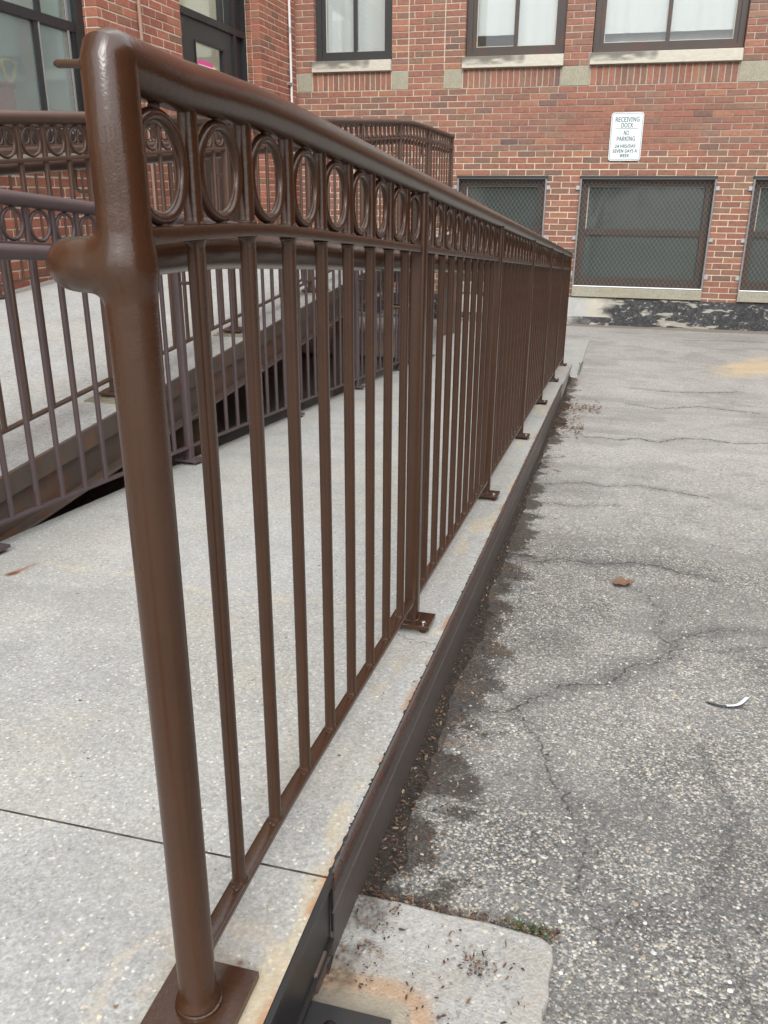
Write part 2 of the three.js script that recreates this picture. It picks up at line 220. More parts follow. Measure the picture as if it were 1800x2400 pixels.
const soilMap = toTex(256, 256, (i, j) => { const u = i / 256, v = j / 256, k = 0.008 + 0.042 * Math.pow(tfbm(u, v, 16, 5, 4), 1.6) * (0.4 + 1.2 * tvn(u * 128, v * 128, 3, 128)); const s = tvn(u * 64, v * 64, 31, 64) > 0.9 ? 3 : 1; return [k * 1.25 * s, k * 0.95 * s, k * 0.7 * s]; });
const soilB = toTex(256, 256, (i, j) => tfbm(i / 256, j / 256, 32, 5, 3), false);

// ---------------------------------------------------------------- materials
const rgb = (r, g, b) => new THREE.Color().setRGB(r, g, b);
const std = (c, rough = 0.8, o = {}) => new THREE.MeshStandardMaterial({ color: rgb(...c), roughness: rough, metalness: 0, ...o });
const peel16 = rpt(peel, 22), mott5 = rpt(mottle, 5);
const paintOf = (c, r, b) => new THREE.MeshPhysicalMaterial({ color: rgb(...c), roughness: r, ior: 1.52, map: mott5, bumpMap: peel16, bumpScale: b });
const M = {
  paint: paintOf([0.042, 0.0168, 0.0068], 0.25, 0.0002), paintB: paintOf([0.082, 0.057, 0.058], 0.5, 0.0001), paintC: paintOf([0.08, 0.046, 0.032], 0.38, 0.0001),
  bolt: std([0.55, 0.55, 0.56], 0.3, { metalness: 1 }), weld: std([0.1, 0.05, 0.035], 0.12),
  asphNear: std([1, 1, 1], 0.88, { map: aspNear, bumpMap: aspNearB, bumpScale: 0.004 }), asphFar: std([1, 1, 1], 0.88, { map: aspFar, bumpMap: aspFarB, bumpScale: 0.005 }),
  conNear: std([1, 1, 1], 0.85, { map: conNear, bumpMap: conNearB, bumpScale: 0.0016 }), conFar: std([1, 1, 1], 0.85, { map: conFar, bumpMap: conFarB, bumpScale: 0.0016 }),
  con: std([1, 1, 1], 0.88, { map: tileC, bumpMap: tileCB, bumpScale: 0.0015 }),
  steel: std([0.135, 0.104, 0.084], 0.5, { map: rpt(worn, 1.5), bumpMap: rpt(soilB, 2), bumpScale: 0.0012 }), black: std([0.018, 0.018, 0.02], 0.4, { map: rpt(worn, 3) }),
  curb: std([0.088, 0.076, 0.068], 0.5, { map: rpt(mottle, 3), bumpMap: rpt(soilB, 2), bumpScale: 0.001 }), lip: std([0.075, 0.043, 0.036], 0.35, { map: rpt(worn, 4), bumpMap: rpt(soilB, 6), bumpScale: 0.002 }),
  soil: std([1, 1, 1], 1, { map: rpt(soilMap, 5), bumpMap: rpt(soilB, 5), bumpScale: 0.006 }), dirt: std([0.15, 0.145, 0.13], 1, { bumpMap: rpt(soilB, 3), bumpScale: 0.01 }),
  stone: std([0.92, 0.88, 0.72], 0.9, { map: tileC }), dark: std([0.02, 0.02, 0.02], 0.9), frameBlack: std([0.022, 0.022, 0.023], 0.45), frameBrown: std([0.06, 0.044, 0.036], 0.5, { map: rpt(worn, 1) }), bead: std([0.5, 0.46, 0.4], 0.6),
  galv: std([0.42, 0.43, 0.44], 0.45, { metalness: 0.6, map: rpt(mottle, 4) }), wire: std([0.24, 0.22, 0.195], 0.6), white: std([0.66, 0.66, 0.65], 0.5), blind: std([0.47, 0.5, 0.5], 0.95), conduit: std([0.3, 0.19, 0.14], 0.6),
  glass: new THREE.MeshPhysicalMaterial({ color: rgb(0.96, 0.97, 0.96), transmission: 1, roughness: 0.02, thickness: 0, ior: 1.5 }),
  glassDim: new THREE.MeshPhysicalMaterial({ color: rgb(0.72, 0.8, 0.79), transmission: 0.86, roughness: 0.05, thickness: 0, ior: 1.5 }),
  glassDark: new THREE.MeshPhysicalMaterial({ color: rgb(0.17, 0.21, 0.2), transmission: 0.66, roughness: 0.04, thickness: 0, ior: 1.5 }),
};

// ---------------------------------------------------------------- levels of the place
const T = 0.0811, ZB = 0.258;                      // the lower ramp falls away from its landing
const soft = (d, k = 0.05) => d > 6 * k ? d : k * Math.log(1 + Math.exp(d / k));
const yLow = z => -T * soft(-z - ZB);
const ZTOP = -7.16, TU = 0.071;                    // the upper ramp climbs to the door landing
const yUp = z => { const a = -0.003 - TU * z, b = -0.003 - TU * ZTOP; return b - soft(b - a, 0.012); };
const gy = (x, z) => { const a = -0.145 + 0.076 * z, b = -0.612; const y = b + soft(a - b, 0.03); return Math.min(y, 0.05); };
const ZW = -10.25, XW = -3.6;                      // back wall, left wing

function gridGeo(x0, x1, nx, z0, z1, nz, yf, uvf) {
  const pos = [], uv = [], idx = [];
  for (let j = 0; j <= nz; j++) for (let i = 0; i <= nx; i++) { const x = lerp(x0, x1, i / nx), z = lerp(z0, z1, j / nz); pos.push(x, yf(x, z), z); uv.push(...uvf(x, z)); }
  for (let j = 0; j < nz; j++) for (let i = 0; i < nx; i++) { const a = j * (nx + 1) + i, b = a + 1, c = a + nx + 1, d = c + 1; idx.push(a, b, c, b, d, c); }
  const g = new THREE.BufferGeometry(); g.setAttribute('position', new THREE.Float32BufferAttribute(pos, 3)); g.setAttribute('uv', new THREE.Float32BufferAttribute(uv, 2)); g.setIndex(idx); g.computeVertexNormals(); if (g.attributes.normal.getY(0) < 0) { for (let k = 0; k < idx.length; k += 3) { const t = idx[k]; idx[k] = idx[k + 1]; idx[k + 1] = t; } g.setIndex(idx); g.computeVertexNormals(); }
  return g;
}
const und = (x, z) => gy(x, z) + 0.007 * (fbm(x * 3, z * 3, 5, 3) - 0.5);
{ // asphalt: one sheet; its far surroundings carry the same surface
  const g = thing('asphalt_ground', 'grey weathered asphalt yard with cracks and pale stones', 'ground', null, 'structure');
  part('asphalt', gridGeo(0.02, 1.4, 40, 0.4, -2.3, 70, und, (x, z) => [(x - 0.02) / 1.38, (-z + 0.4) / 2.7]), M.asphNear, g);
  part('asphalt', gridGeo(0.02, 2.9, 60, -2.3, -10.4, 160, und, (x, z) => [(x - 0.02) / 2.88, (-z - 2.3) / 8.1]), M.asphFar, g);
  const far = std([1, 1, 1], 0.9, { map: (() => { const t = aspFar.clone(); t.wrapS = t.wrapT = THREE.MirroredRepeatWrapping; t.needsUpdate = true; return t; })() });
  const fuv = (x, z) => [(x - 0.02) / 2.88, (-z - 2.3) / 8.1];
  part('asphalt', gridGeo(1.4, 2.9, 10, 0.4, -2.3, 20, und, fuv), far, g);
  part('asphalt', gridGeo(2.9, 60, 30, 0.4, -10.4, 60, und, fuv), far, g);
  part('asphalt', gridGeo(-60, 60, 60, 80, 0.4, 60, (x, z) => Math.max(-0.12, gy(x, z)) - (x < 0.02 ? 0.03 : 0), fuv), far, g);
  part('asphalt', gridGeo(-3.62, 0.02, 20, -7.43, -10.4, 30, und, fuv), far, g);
  part('soil_bed', gridGeo(-3.7, 0.02, 20, 0.4, -10.4, 90, (x, z) => gy(x, z) - 0.05 + 0.03 * fbm(x * 5, z * 5, 8, 3), (x, z) => [x, z]), M.dirt, g, 'dark bare ground under the ramps');
}

// ---------------------------------------------------------------- lower ramp with its steel curb
const XL = -1.3, XR = 0.078, ZEND = -7.42;
{
  const g = thing('lower_ramp', 'pale concrete ramp between the brown and purple railings', 'ramp', null, 'structure');
  const slab = (z0, z1, n, nm, mat, uvf) => {
    const top = gridGeo(XL, XR, 20, z0, z1, n, (x, z) => yLow(z), uvf);
    part('slab', top, mat, g);
  };
  slab(0.5, -0.2286, 12, 'a', M.conNear, (x, z) => [(x + 1.35) / 1.45, (-z + 0.5) / 2.8]);
  slab(-0.2326, -2.3, 40, 'b', M.conNear, (x, z) => [(x + 1.35) / 1.45, (-z + 0.5) / 2.8]);
  slab(-2.3, ZEND, 60, 'c', M.conFar, (x, z) => [(x + 1.35) / 1.45, (-z - 2.3) / 5.2]);
  // joint between landing and ramp, and the sides of the slabs
  { const P = []; for (let i = 0; i <= 160; i++) { const x = lerp(XL, XR, i / 160); P.push([x, -0.0085 + 0.003 * vn(x * 60, 1, 4), -0.2306 + 0.0016 * (vn(x * 90, 2, 5) - 0.5)]); } part('joint_filler', sweep(P, [[-0.004, -0.0035], [0.004, -0.0035], [0.004, 0.0035], [-0.004, 0.0035]], [0, 0, 1]), std([0.075, 0.068, 0.055], 1), g); }
  const side = (x, z0, z1, th, mat, w = 0.006) => { const P = [], n = 24; for (let i = 0; i <= n; i++) { const z = lerp(z0, z1, i / n); P.push([x, yLow(z) - th / 2 - 0.0005, z]); } return sweep(P, [[-w / 2, -th / 2], [w / 2, -th / 2], [w / 2, th / 2], [-w / 2, th / 2]]); };
  part('slab_edge', side(XL + 0.003, 0.5, ZEND, 0.085, 0), M.con, g);
  // steel channel of the ramp: face, proud lip, caulk line
  const pathAt = (x, dy, z0, z1, n = 60) => { const P = []; for (let i = 0; i <= n; i++) { const z = lerp(z0, z1, i / n); P.push([x, yLow(z) + dy, z]); } return P; };
  const rect = (w, h) => [[-w / 2, -h / 2], [w / 2, -h / 2], [w / 2, h / 2], [-w / 2, h / 2]];
  part('steel_channel', sweep(pathAt(0.0815, -0.10, -0.2335, -5.86), rsq(0.007, 0.2, 0.002, 1)), M.curb, g, 'brown painted steel edge of the ramp, streaked and worn');
  part('steel_lip', sweep(pathAt(0.0865, -0.012, -0.2335, -5.86), rsq(0.006, 0.022, 0.002, 1)), M.lip, g);
  part('steel_rib', sweep(pathAt(0.0855, -0.062, -0.2335, -5.8), rsq(0.004, 0.008, 0.0015, 1)), M.curb, g);
  { const gs = []; for (let z = -0.24; z > -5.8; z -= rr(0.002, 0.022) * (vn(z * 7, 1, 5) > 0.6 ? 4 : 1)) gs.push(blob(rr(0.0008, 0.003), 1, 0.5, rr(0.8, 3), 0.0785 + rr(-0.0015, 0.002), yLow(z) - 0.0003, z)); const c = part('caulk', merge(gs), M.dark, g); c.userData.kind = 'stuff'; }
  part('concrete_edge', side(XR + 0.003, -5.86, ZEND, 0.2, 0, 0.012), M.con, g);
  part('ramp_end', bx(XL, -0.75, ZEND - 0.01, XR, yLow(ZEND) - 0.001, ZEND), M.con, g);
  // landing channel: open side out, black paint
  const c0 = 0.5, c1 = -0.2335;
  part('landing_channel', merge([bx(0.0745, -0.112, c1, 0.0805, -0.0025, c0), bx(0.0795, -0.0105, c1, 0.0868, 0.0008, c0), bx(0.0745, -0.118, c1, 0.0865, -0.1125, c0), bx(0.0815, -0.112, -0.2395, 0.0852, -0.0002, -0.2335)]), M.black, g, 'black steel channel along the landing edge');
  part('support_column', cbox(0.05, 0.2, 0.05, 0.006).translate(0.0595, -0.207, -0.185), M.steel, g);
  const pl = part('column_plate', cbox(0.2, 0.014, 0.17, 0.003).translate(0.095, -0.129, -0.055), M.black, g);
  part('bolt', merge([new THREE.CylinderGeometry(0.012, 0.012, 0.012, 6).translate(0.155, -0.118, -0.07), blob(0.018, 1.3, 0.5, 1, 0.155, -0.124, -0.07), blob(0.012, 1, 0.6, 1.5, 0.12, -0.124, -0.1)]), M.black, pl);
}
{ // slab on the ground at the foot of the ramp
  const g = thing('ground_slab', 'pale concrete slab in the asphalt at the foot of the ramp', 'slab', null, 'structure');
  const s = new THREE.Shape(); s.moveTo(-1.4, 6.9); s.lineTo(0.15, 6.93); s.lineTo(0.19, 9.05); s.lineTo(-1.4, 9.05);
  const e = new THREE.ExtrudeGeometry(s, { depth: 0.1, bevelEnabled: true, bevelSize: 0.006, bevelThickness: 0.006, bevelSegments: 1 }); e.rotateX(-Math.PI / 2); e.translate(0, -0.612 - 0.1 + 0.006, 0);
  part('slab', boxUV(clean(e)), M.con, g);
}
{ // small pad under the landing column
  const g = thing('concrete_pad', 'worn grey concrete footing pad with rust stains and flakes beside the curb', 'concrete pad', null, null);
  const s = new THREE.Shape(); const pts = [[0.0, 0.36], [0.15, 0.362], [0.22, 0.357], [0.29, 0.358], [0.371, 0.35], [0.384, 0.34], [0.387, 0.319], [0.383, 0.28], [0.386, 0.25], [0.379, 0.228], [0.384, 0.1], [0.38, -0.4], [0, -0.4]];
  pts.forEach(([x, q], i) => i ? s.lineTo(x, q) : s.moveTo(x, q));
  const e = new THREE.ExtrudeGeometry(s, { depth: 0.08, bevelEnabled: true, bevelSize: 0.006, bevelThickness: 0.006, bevelSegments: 2 }); e.rotateX(-Math.PI / 2);
  const p = e.attributes.position, u = e.attributes.uv; for (let i = 0; i < p.count; i++) { u.setXY(i, (p.getX(i) + 0.05) / 0.5, (-p.getZ(i) + 0.45) / 0.9); p.setY(i, p.getY(i) - 0.08 - 0.145 + 0.009 + 0.076 * p.getZ(i)); } e.computeVertexNormals();
  const S = new Sheet(512, 1024, -0.05, -0.45, 0.45, 0.45);
  S.each((x, q, o) => { const v = 0.31 + 0.1 * (fbm(x * 6, q * 6, 3, 4) - 0.5) + 0.1 * (vn(x * 420, q * 420, 5) - 0.5) + 0.08 * (vn(x * 160, q * 160, 6) - 0.5); S.c[o * 3] = v; S.c[o * 3 + 1] = v * 0.98; S.c[o * 3 + 2] = v * 0.92; S.e[o] = 0.5 + 0.25 * (vn(x * 400, q * 400, 5) - 0.5); });
  for (let i = 0; i < 3500; i++) S.stone(rr(-0.05, 0.45), rr(-0.45, 0.45), 0.0012 + 0.004 * Math.pow(rnd(), 4), stoneCols[Math.floor(rnd() * 9)], 0.6);
  S.each((x, q, o) => { const n = fbm(x * 22, q * 22, 13, 4) - 0.5; const dX = Math.max(0, x - 0.2), dQ = Math.max(0, q - 0.165), d = Math.hypot(dX, dQ); const r1 = sstep(0.03, 0.004, Math.abs(d - 0.03 + 0.03 * n)) * (x < 0.3 ? 1 : 0.6); S.mix(o, [0.36, 0.2, 0.085], 0.62 * r1); const r2 = sstep(0.024, 0.01, d + 0.016 * n); S.mix(o, [0.26, 0.22, 0.15], 0.7 * r2); const dt = sstep(0.14, 0.1, x + 0.1 * n) * sstep(0.13, 0.2, q); S.mix(o, [0.035, 0.022, 0.016], 0.85 * dt * (0.4 + 0.6 * vn(x * 200, q * 200, 3))); S.mix(o, [0.3, 0.25, 0.16], 0.15 * sstep(0.55, 0.65, fbm(x * 13, q * 13, 33, 4))); });
  const [a, b] = S.textures();
  part('slab', e, std([1, 1, 1], 0.9, { map: a, bumpMap: b, bumpScale: 0.003 }), g);
}

// ---------------------------------------------------------------- upper ramp on steel beams
{
  const g = thing('upper_ramp', 'concrete ramp on rusty steel beams rising to the door landing', 'ramp', null, 'structure');
  const x0 = -3.36, x1 = -1.32, z0 = 0.6, z1 = -9.2;
  const P = (x, dy, a, b, n = 50) => { const o = []; for (let i = 0; i <= n; i++) { const z = lerp(a, b, i / n); o.push([x, yUp(z) + dy, z]); } return o; };
  part('slab', gridGeo(x0, x1, 12, z0, z1, 60, (x, z) => yUp(z), (x, z) => [x, z]), M.con, g);
  part('deck_underside', gridGeo(x0, x1, 4, z0, z1, 60, (x, z) => yUp(z) - 0.06, (x, z) => [x, z]), M.steel, g);
  for (const [x, s] of [[x1, 1], [x0, -1]]) {
    part('beam_flange', sweep(P(x, -0.0385, z0, z1), rsq(0.012, 0.075, 0.003, 1)), M.steel, g, 'rust brown upper edge of the ramp beam');
    part('beam_web', sweep(P(x - s * 0.03, -0.12, z0, z1), rsq(0.008, 0.15, 0.002, 1)), M.steel, g);
    part('beam_flange', sweep(P(x - s * 0.008, -0.197, z0, z1), rsq(0.055, 0.009, 0.002, 1)), M.steel, g);
  }
  // stub columns
  for (const z of [-2.62, -5.0, -7.2, -9.0]) for (const x of [-1.385, -3.3]) {
    const top = yUp(z) - 0.203, bot = gy(0, z) - 0.05; if (top - bot < 0.05) continue;
    const c = sub('support_post', g);
    part('web', bx(x - 0.004, bot, z - 0.055, x + 0.004, top - 0.012, z + 0.055), M.steel, c);
    part('flange', bx(x - 0.06, bot, z + 0.055, x + 0.06, top - 0.012, z + 0.064), M.steel, c); part('flange', bx(x - 0.06, bot, z - 0.064, x + 0.06, top - 0.012, z - 0.055), M.steel, c);
    part('cap_plate', bx(x - 0.075, top - 0.012, z - 0.085, x + 0.075, top, z + 0.085), M.steel, c);
  }
  part('landing_end', bx(x0, yUp(z1) - 0.2, z1 - 0.01, x1, yUp(z1) - 0.001, z1), M.steel, g);
  for (const z of [-2.2, -3.32, -4.47]) { const e = cbox(0.17, 0.006, 0.2, 0.002).rotateX(Math.atan(TU)).translate(-1.42, yUp(z) + 0.001, z); part('grout_patch', e, std([0.62, 0.58, 0.42], 0.9, { map: tileC }), g); }
}

// ---------------------------------------------------------------- railings
const HMID = 0.850, HTOP = 0.9505, RP = 0.0211;    // mid rail top at .857, underside of the top rail
function railing(o) {
  const { x, posts, gaps, yb, side, mat, fine } = o, root = thing(o.name, o.label, 'railing');
  const cache = new Map(), X1 = o.trim ?? 0.022;
  const path = (a, b, h, n) => { const P = []; for (let i = 0; i <= n; i++) { const z = lerp(a, b, i / n); P.push([x, yb(z) + h, z]); } return P; };
  const K = fine ? 3 : 2, barSec = rsq(0.0162, 0.0162, 0.006, K);
  const bar = (h, flare) => { const k = 'b' + Math.round(h * 2000) + flare; if (!cache.has(k)) { const f = 0.007; const P = fine ? [[0, 0, 0], [0, f * 0.5, 0], [0, f, 0], [0, h * 0.5, 0], [0, h - f, 0], [0, h - f * 0.5, 0], [0, h, 0]] : [[0, 0, 0], [0, h, 0]]; cache.set(k, sweep(P, barSec, [1, 0, 0], fine ? [flare, 1 + (flare - 1) * 0.35, 1, 1, 1, 1 + (flare - 1) * 0.35, flare] : null, 0.55)); } return cache.get(k); };
  const pickets = h => { const k = 'p' + Math.round(h * 2000); return cache.get(k) ?? cache.set(k, merge([bar(h, 1.28), blob(0.0075, 1.05, 0.3, 0.8, 0, 0.0006, 0.0095), blob(0.004, 1, 0.4, 1.1, 0.003, 0.001, 0.014), blob(0.0075, 1, 0.4, 0.7, 0, h - 0.001, 0.009)])).get(k); };
  const ringG = (() => { const [a, b] = fine ? [12, 44] : [8, 24]; const g = new THREE.TorusGeometry(0.0415, 0.0056, a, b); g.rotateY(Math.PI / 2); g.scale(1, 1, 1.09); const u = g.attributes.uv; for (let i = 0; i < u.count; i++) u.setXY(i, u.getX(i) * 0.26, u.getY(i) * 0.035); return fine ? merge([g, blob(0.006, 0.9, 0.55, 1.3, 0, -0.0465, 0), blob(0.0055, 0.9, 0.7, 1.2, 0.001, 0.0475, 0)]) : clean(g); })();
  const z0 = posts[0], zN = posts[posts.length - 1];
  // posts
  posts.forEach((z, i) => {
    const y = yb(z), round = o.roundFirst && i === 0, pg = sub('post', root), base = y + 0.0215;
    if (round) {
      const P = [], s = []; for (const [h, k] of [[0.02, 1.22], [0.026, 1.12], [0.033, 1.0], [0.3, 1], [0.6, 1], [0.93, 1]]) { P.push([x, y + h, z]); s.push(k); } part('tube', sweep(P, circ(RP, 36), [1, 0, 0], s), mat, pg);
    } else part('tube', sweep([[x, base, z], [x, y + 0.5, z], [x, y + HTOP + 0.012, z]], rsq(0.032, 0.032, 0.0065, fine ? 4 : 2), [1, 0, 0], null, 0.5), mat, pg);
    const tilt = Math.atan((yb(z + 0.05) - yb(z - 0.05)) / 0.1), pw = round ? 0.102 : 0.098, pd = round ? 0.112 : 0.084;
    const lift = round ? 0.002 : 0.011;
    part('base_plate', cbox(pw, 0.0095, pd, 0.0014).rotateX(-tilt).translate(x, y + lift + 0.00475, z), mat, pg);
    if (!round) { for (const [bx_, bz] of [[0.033, 0.026], [-0.033, -0.026]]) { const yy = y + lift + 0.0095; part('bolt', merge([new THREE.CylinderGeometry(0.0095, 0.0095, 0.0016, 20).translate(0, 0.001, 0), new THREE.CylinderGeometry(0.0062, 0.0066, 0.0062, 6).translate(0, 0.0048, 0), blob(0.0056, 1, 0.25, 1, 0, 0.0078, 0)]).translate(x + bx_, yy - bz * Math.tan(-tilt) * -1 * 0, z + bz), fine ? M.bolt : mat, pg); part('levelling_nut', new THREE.CylinderGeometry(0.009, 0.009, 0.011, 6).translate(x + bx_, y + 0.0055, z + bz), mat, pg); } }
    part('weld', sweep(circ(1, 20).concat([[1, 0]]).map(([a, b]) => { const r = round ? 0.0225 : 0.0175; const sq = round ? 1 : 1 / Math.max(Math.abs(a), Math.abs(b)) * 0.94; return [x + a * r * sq, y + lift + 0.0105, z + b * r * sq]; }), circ(round ? 0.0052 : 0.0036, 7), [0, 1, 0]), mat, pg);
  });
  // bays
  for (let b = 0; b < posts.length - 1; b++) {
    const a = posts[b], c = posts[b + 1], n = gaps[b], ha = b === 0 && o.roundFirst ? RP * 0.9 : 0.0155, hc = 0.0155, bend = o.bends?.some(t => t < a + 0.4 && t > c - 0.4), S = bend ? 28 : 2;
    part('middle_rail', sweep(path(a - ha, c + hc, HMID, S), rsq(X1, 0.0135, 0.0018, 2), [1, 0, 0], null, 0.5), mat, root);
    part('bottom_rail', sweep(path(a - ha, c + hc, 0.071, S), rsq(X1, 0.0098, 0.0015, 2), [1, 0, 0], null, 0.5), mat, root);
    for (let k = 0; k < n; k++) {
      const zr = lerp(a, c, (k + 0.5) / n) + (fine ? rr(-0.0015, 0.0015) : 0);
      const m = part('ring', ringG, mat, root); m.position.set(x + (fine ? rr(-0.001, 0.001) : 0), yb(zr) + 0.9037, zr); if (fine) m.rotation.set(0, rr(-0.05, 0.05), rr(-0.02, 0.02));
      if (!k) continue; const z = lerp(a, c, k / n), y = yb(z);
      const hp = HMID - 0.0067 - 0.0755, p = part('picket', fine ? pickets(hp) : bar(hp, 1), mat, root); p.position.set(x, y + 0.0755, z);
      const f = part('frieze_bar', fine ? merge([bar(HTOP + 0.008 - HMID - 0.0065, 1.12), blob(0.0062, 1.25, 0.5, 0.9, 0, 0.001, 0.006), blob(0.005, 0.8, 0.5, 1, 0.007, 0.001, 0.0)]) : bar(HTOP + 0.008 - HMID - 0.0065, 1.12), mat, root); f.position.set(x, y + HMID + 0.0065, z);
    }
  }
  // top rail
  { const P = []; const yc = HTOP + RP; let zs = z0 - 0.001;
    if (o.roundFirst) { const c = 0.005, y = yb(z0) + yc; const up = 0.0068; P.push([x, y - 0.06, z0], [x, y + up - c, z0], [x, y + up - c * 0.32, z0 - c * 0.32], [x, y + up * 0.93, z0 - c], [x, y + up * 0.55, z0 - 0.045]); zs = z0 - 0.1; } else { zs = z0 + 0.03; }
    const ze = zN - 0.022, n = Math.ceil(Math.abs(ze - zs) / 0.08); for (let i = 0; i <= n; i++) { const z = lerp(zs, ze, i / n); P.push([x, yb(z) + yc, z]); }
    if (o.closeEnd) P.push([x, yb(ze) + yc - 0.005, ze - 0.012]);
    part('top_rail', sweep(P, circ(RP, fine ? 40 : 20), [1, 0, 0]), mat, root); }
  // handrail on its brackets
  { const d = side * 0.067, hy = 0.827, R = 0.036, P = [], s = []; const end = (z, dir) => { const o2 = []; for (let i = 0; i <= 8; i++) { const t = i / 8 * Math.PI / 2; o2.push([x + d - side * R * (1 - Math.sin(t)), yb(z) + hy, z - dir * R * (1 - Math.cos(t)) * 1 - 0]); } return o2; };
    const zs = o.handFrom ?? z0, ze = o.handTo ?? zN;
    // arc from the post out and round to run along the fence
    P.push([x + side * 0.004, yb(zs) + hy, zs]); s.push(1);
    for (let i = 0; i <= 8; i++) { const t = i / 8 * Math.PI / 2; P.push([x + d - side * R + side * R * Math.sin(t), yb(zs) + hy, zs - R * (1 - Math.cos(t))]); s.push(1); }
    const n = Math.ceil((zs - ze) / 0.09); for (let i = 1; i < n; i++) { const z = lerp(zs - R, ze + R, i / n); P.push([x + d, yb(z) + hy, z]); s.push(1); }
    for (let i = 0; i <= 8; i++) { const t = i / 8 * Math.PI / 2; P.push([x + d - side * R + side * R * Math.cos(t), yb(ze) + hy, ze + R - R * Math.sin(t)]); s.push(1); }
    P.push([x + side * 0.01, yb(ze) + hy, ze]); s.push(1);
    if (o.roundFirst) { // the pipe flows into the post with a ground weld: a smooth union of the two
      const N = 64, hf = 0.062, cx = x + side * 0.022, cy = yb(zs) + hy, cz = zs - 0.016, mc = new MarchingCubes(N, M.paint, false, false, 60000), seg = P.slice(0, 14).map(p => new THREE.Vector3(...p)); mc.isolation = 0;
      const v = new THREE.Vector3(), e = new THREE.Vector3(), f = new THREE.Vector3();
      for (let k = 0; k < N; k++) for (let j = 0; j < N; j++) for (let i = 0; i < N; i++) { const h = N / 2; v.set(cx + (i - h) / h * hf, cy + (j - h) / h * hf, cz + (k - h) / h * hf); const d1 = Math.hypot(v.x - x, v.z - zs); let d2 = 9; for (let q = 0; q < seg.length - 1; q++) { e.subVectors(seg[q + 1], seg[q]); f.subVectors(v, seg[q]); const t = clamp(f.dot(e) / e.lengthSq()); d2 = Math.min(d2, f.addScaledVector(e, -t).length()); }
        const g1 = 0.0009 * Math.max(0, 1 - ((v.y - cy) / 0.05) ** 2) - 0.0001, g2 = 0.0009 * Math.max(0, 1 - ((v.z - zs) / 0.05) ** 2) - 0.0001, a1 = d1 - RP - g1, a2 = d2 - RP - g2, K = 0.016, hh = clamp(0.5 + 0.5 * (a2 - a1) / K); mc.field[i + j * N + k * N * N] = -(lerp(a2, a1, hh) - K * hh * (1 - hh)); }
      mc.update(); const n = mc.count, g = new THREE.BufferGeometry(), ps = new Float32Array(n * 3), u = new Float32Array(n * 2); for (let i = 0; i < n; i++) { const X = cx + mc.positionArray[i * 3] * hf, Y = cy + mc.positionArray[i * 3 + 1] * hf, Z = cz + mc.positionArray[i * 3 + 2] * hf; ps.set([X, Y, Z], i * 3); u.set([Math.atan2(Z - zs, X - x) * RP, Y], i * 2); }
      g.setAttribute('position', new THREE.BufferAttribute(ps, 3)); g.setAttribute('normal', new THREE.BufferAttribute(mc.normalArray.slice(0, n * 3), 3)); g.setAttribute('uv', new THREE.BufferAttribute(u, 2)); part('handrail_joint', g, mat, root); }
    part('handrail', sweep(P, circ(RP, fine ? 32 : 18), [0, 1, 0], s), mat, root);
    posts.forEach((z, i) => { if (z > zs - 0.1 || z < ze + 0.1) return; const y = yb(z), Q = [[x + side * 0.012, y + 0.735, z], [x + side * 0.045, y + 0.735, z]]; for (let k = 0; k <= 6; k++) { const t = k / 6 * Math.PI / 2; Q.push([x + side * (0.05 + 0.02 * Math.sin(t)), y + 0.735 + 0.02 * (1 - Math.cos(t)), z]); } Q.push([x + d, y + 0.808, z]); part('handrail_bracket', sweep(Q, circ(0.0065, 10), [0, 0, 1]), mat, root); });
  }
  if (o.pin) part('pin', merge([sweep([[x - 0.012, 0.975, z0], [x - 0.02, 0.975, z0], [x - 0.026, 0.975, z0], [x - 0.044, 0.9755, z0], [x - 0.0465, 0.9755, z0]], circ(0.0032, 12), [0, 1, 0], [2, 1.5, 1, 1, 0.55])]), mat, root, 'small rod sticking out beside the corner post top');
  return root;
}
const stepPosts = (z0, d, n) => Array.from({ length: n }, (_, i) => z0 - d * i);
railing({ name: 'front_railing', label: 'glossy brown steel railing in the foreground, nearest of the four', x: 0, posts: [0, ...stepPosts(-1.095, 1.2245, 6)], gaps: [9, 10, 10, 10, 10, 10], yb: yLow, side: -1, mat: M.paint, fine: true, roundFirst: true, bends: [-ZB], closeEnd: true, pin: true });
railing({ name: 'purple_railing', label: 'faded purplish brown railing along the far edge of the lower concrete ramp', x: -1.265, posts: [-0.1, ...stepPosts(-1.21, 1.235, 6)], gaps: [9, 10, 10, 10, 10, 10], yb: yLow, side: 1, mat: M.paintB, bends: [-ZB], closeEnd: true });
const cPosts = [0.1, -1.05, -2.2, -3.32, -4.47, -5.62, -6.75, -7.9, -9.11];
railing({ name: 'upper_railing', label: 'light brown railing on the near edge of the upper ramp, ending at the sign wall', x: -1.43, posts: cPosts, gaps: cPosts.slice(1).map(() => 9), yb: yUp, side: -1, mat: M.paintC, bends: [ZTOP], closeEnd: true });
const dPosts = [-1.6, -2.75, -3.9, -5.05, -6.2, -7.1];
railing({ name: 'wall_side_railing', label: 'light brown railing on the far edge of the upper ramp, close to the brick wing', x: -3.25, posts: dPosts, gaps: [9, 9, 9, 9, 7], yb: yUp, side: 1, mat: M.paintC });
// caulk and rust left on the purple railing's foot belong to the ground sheets

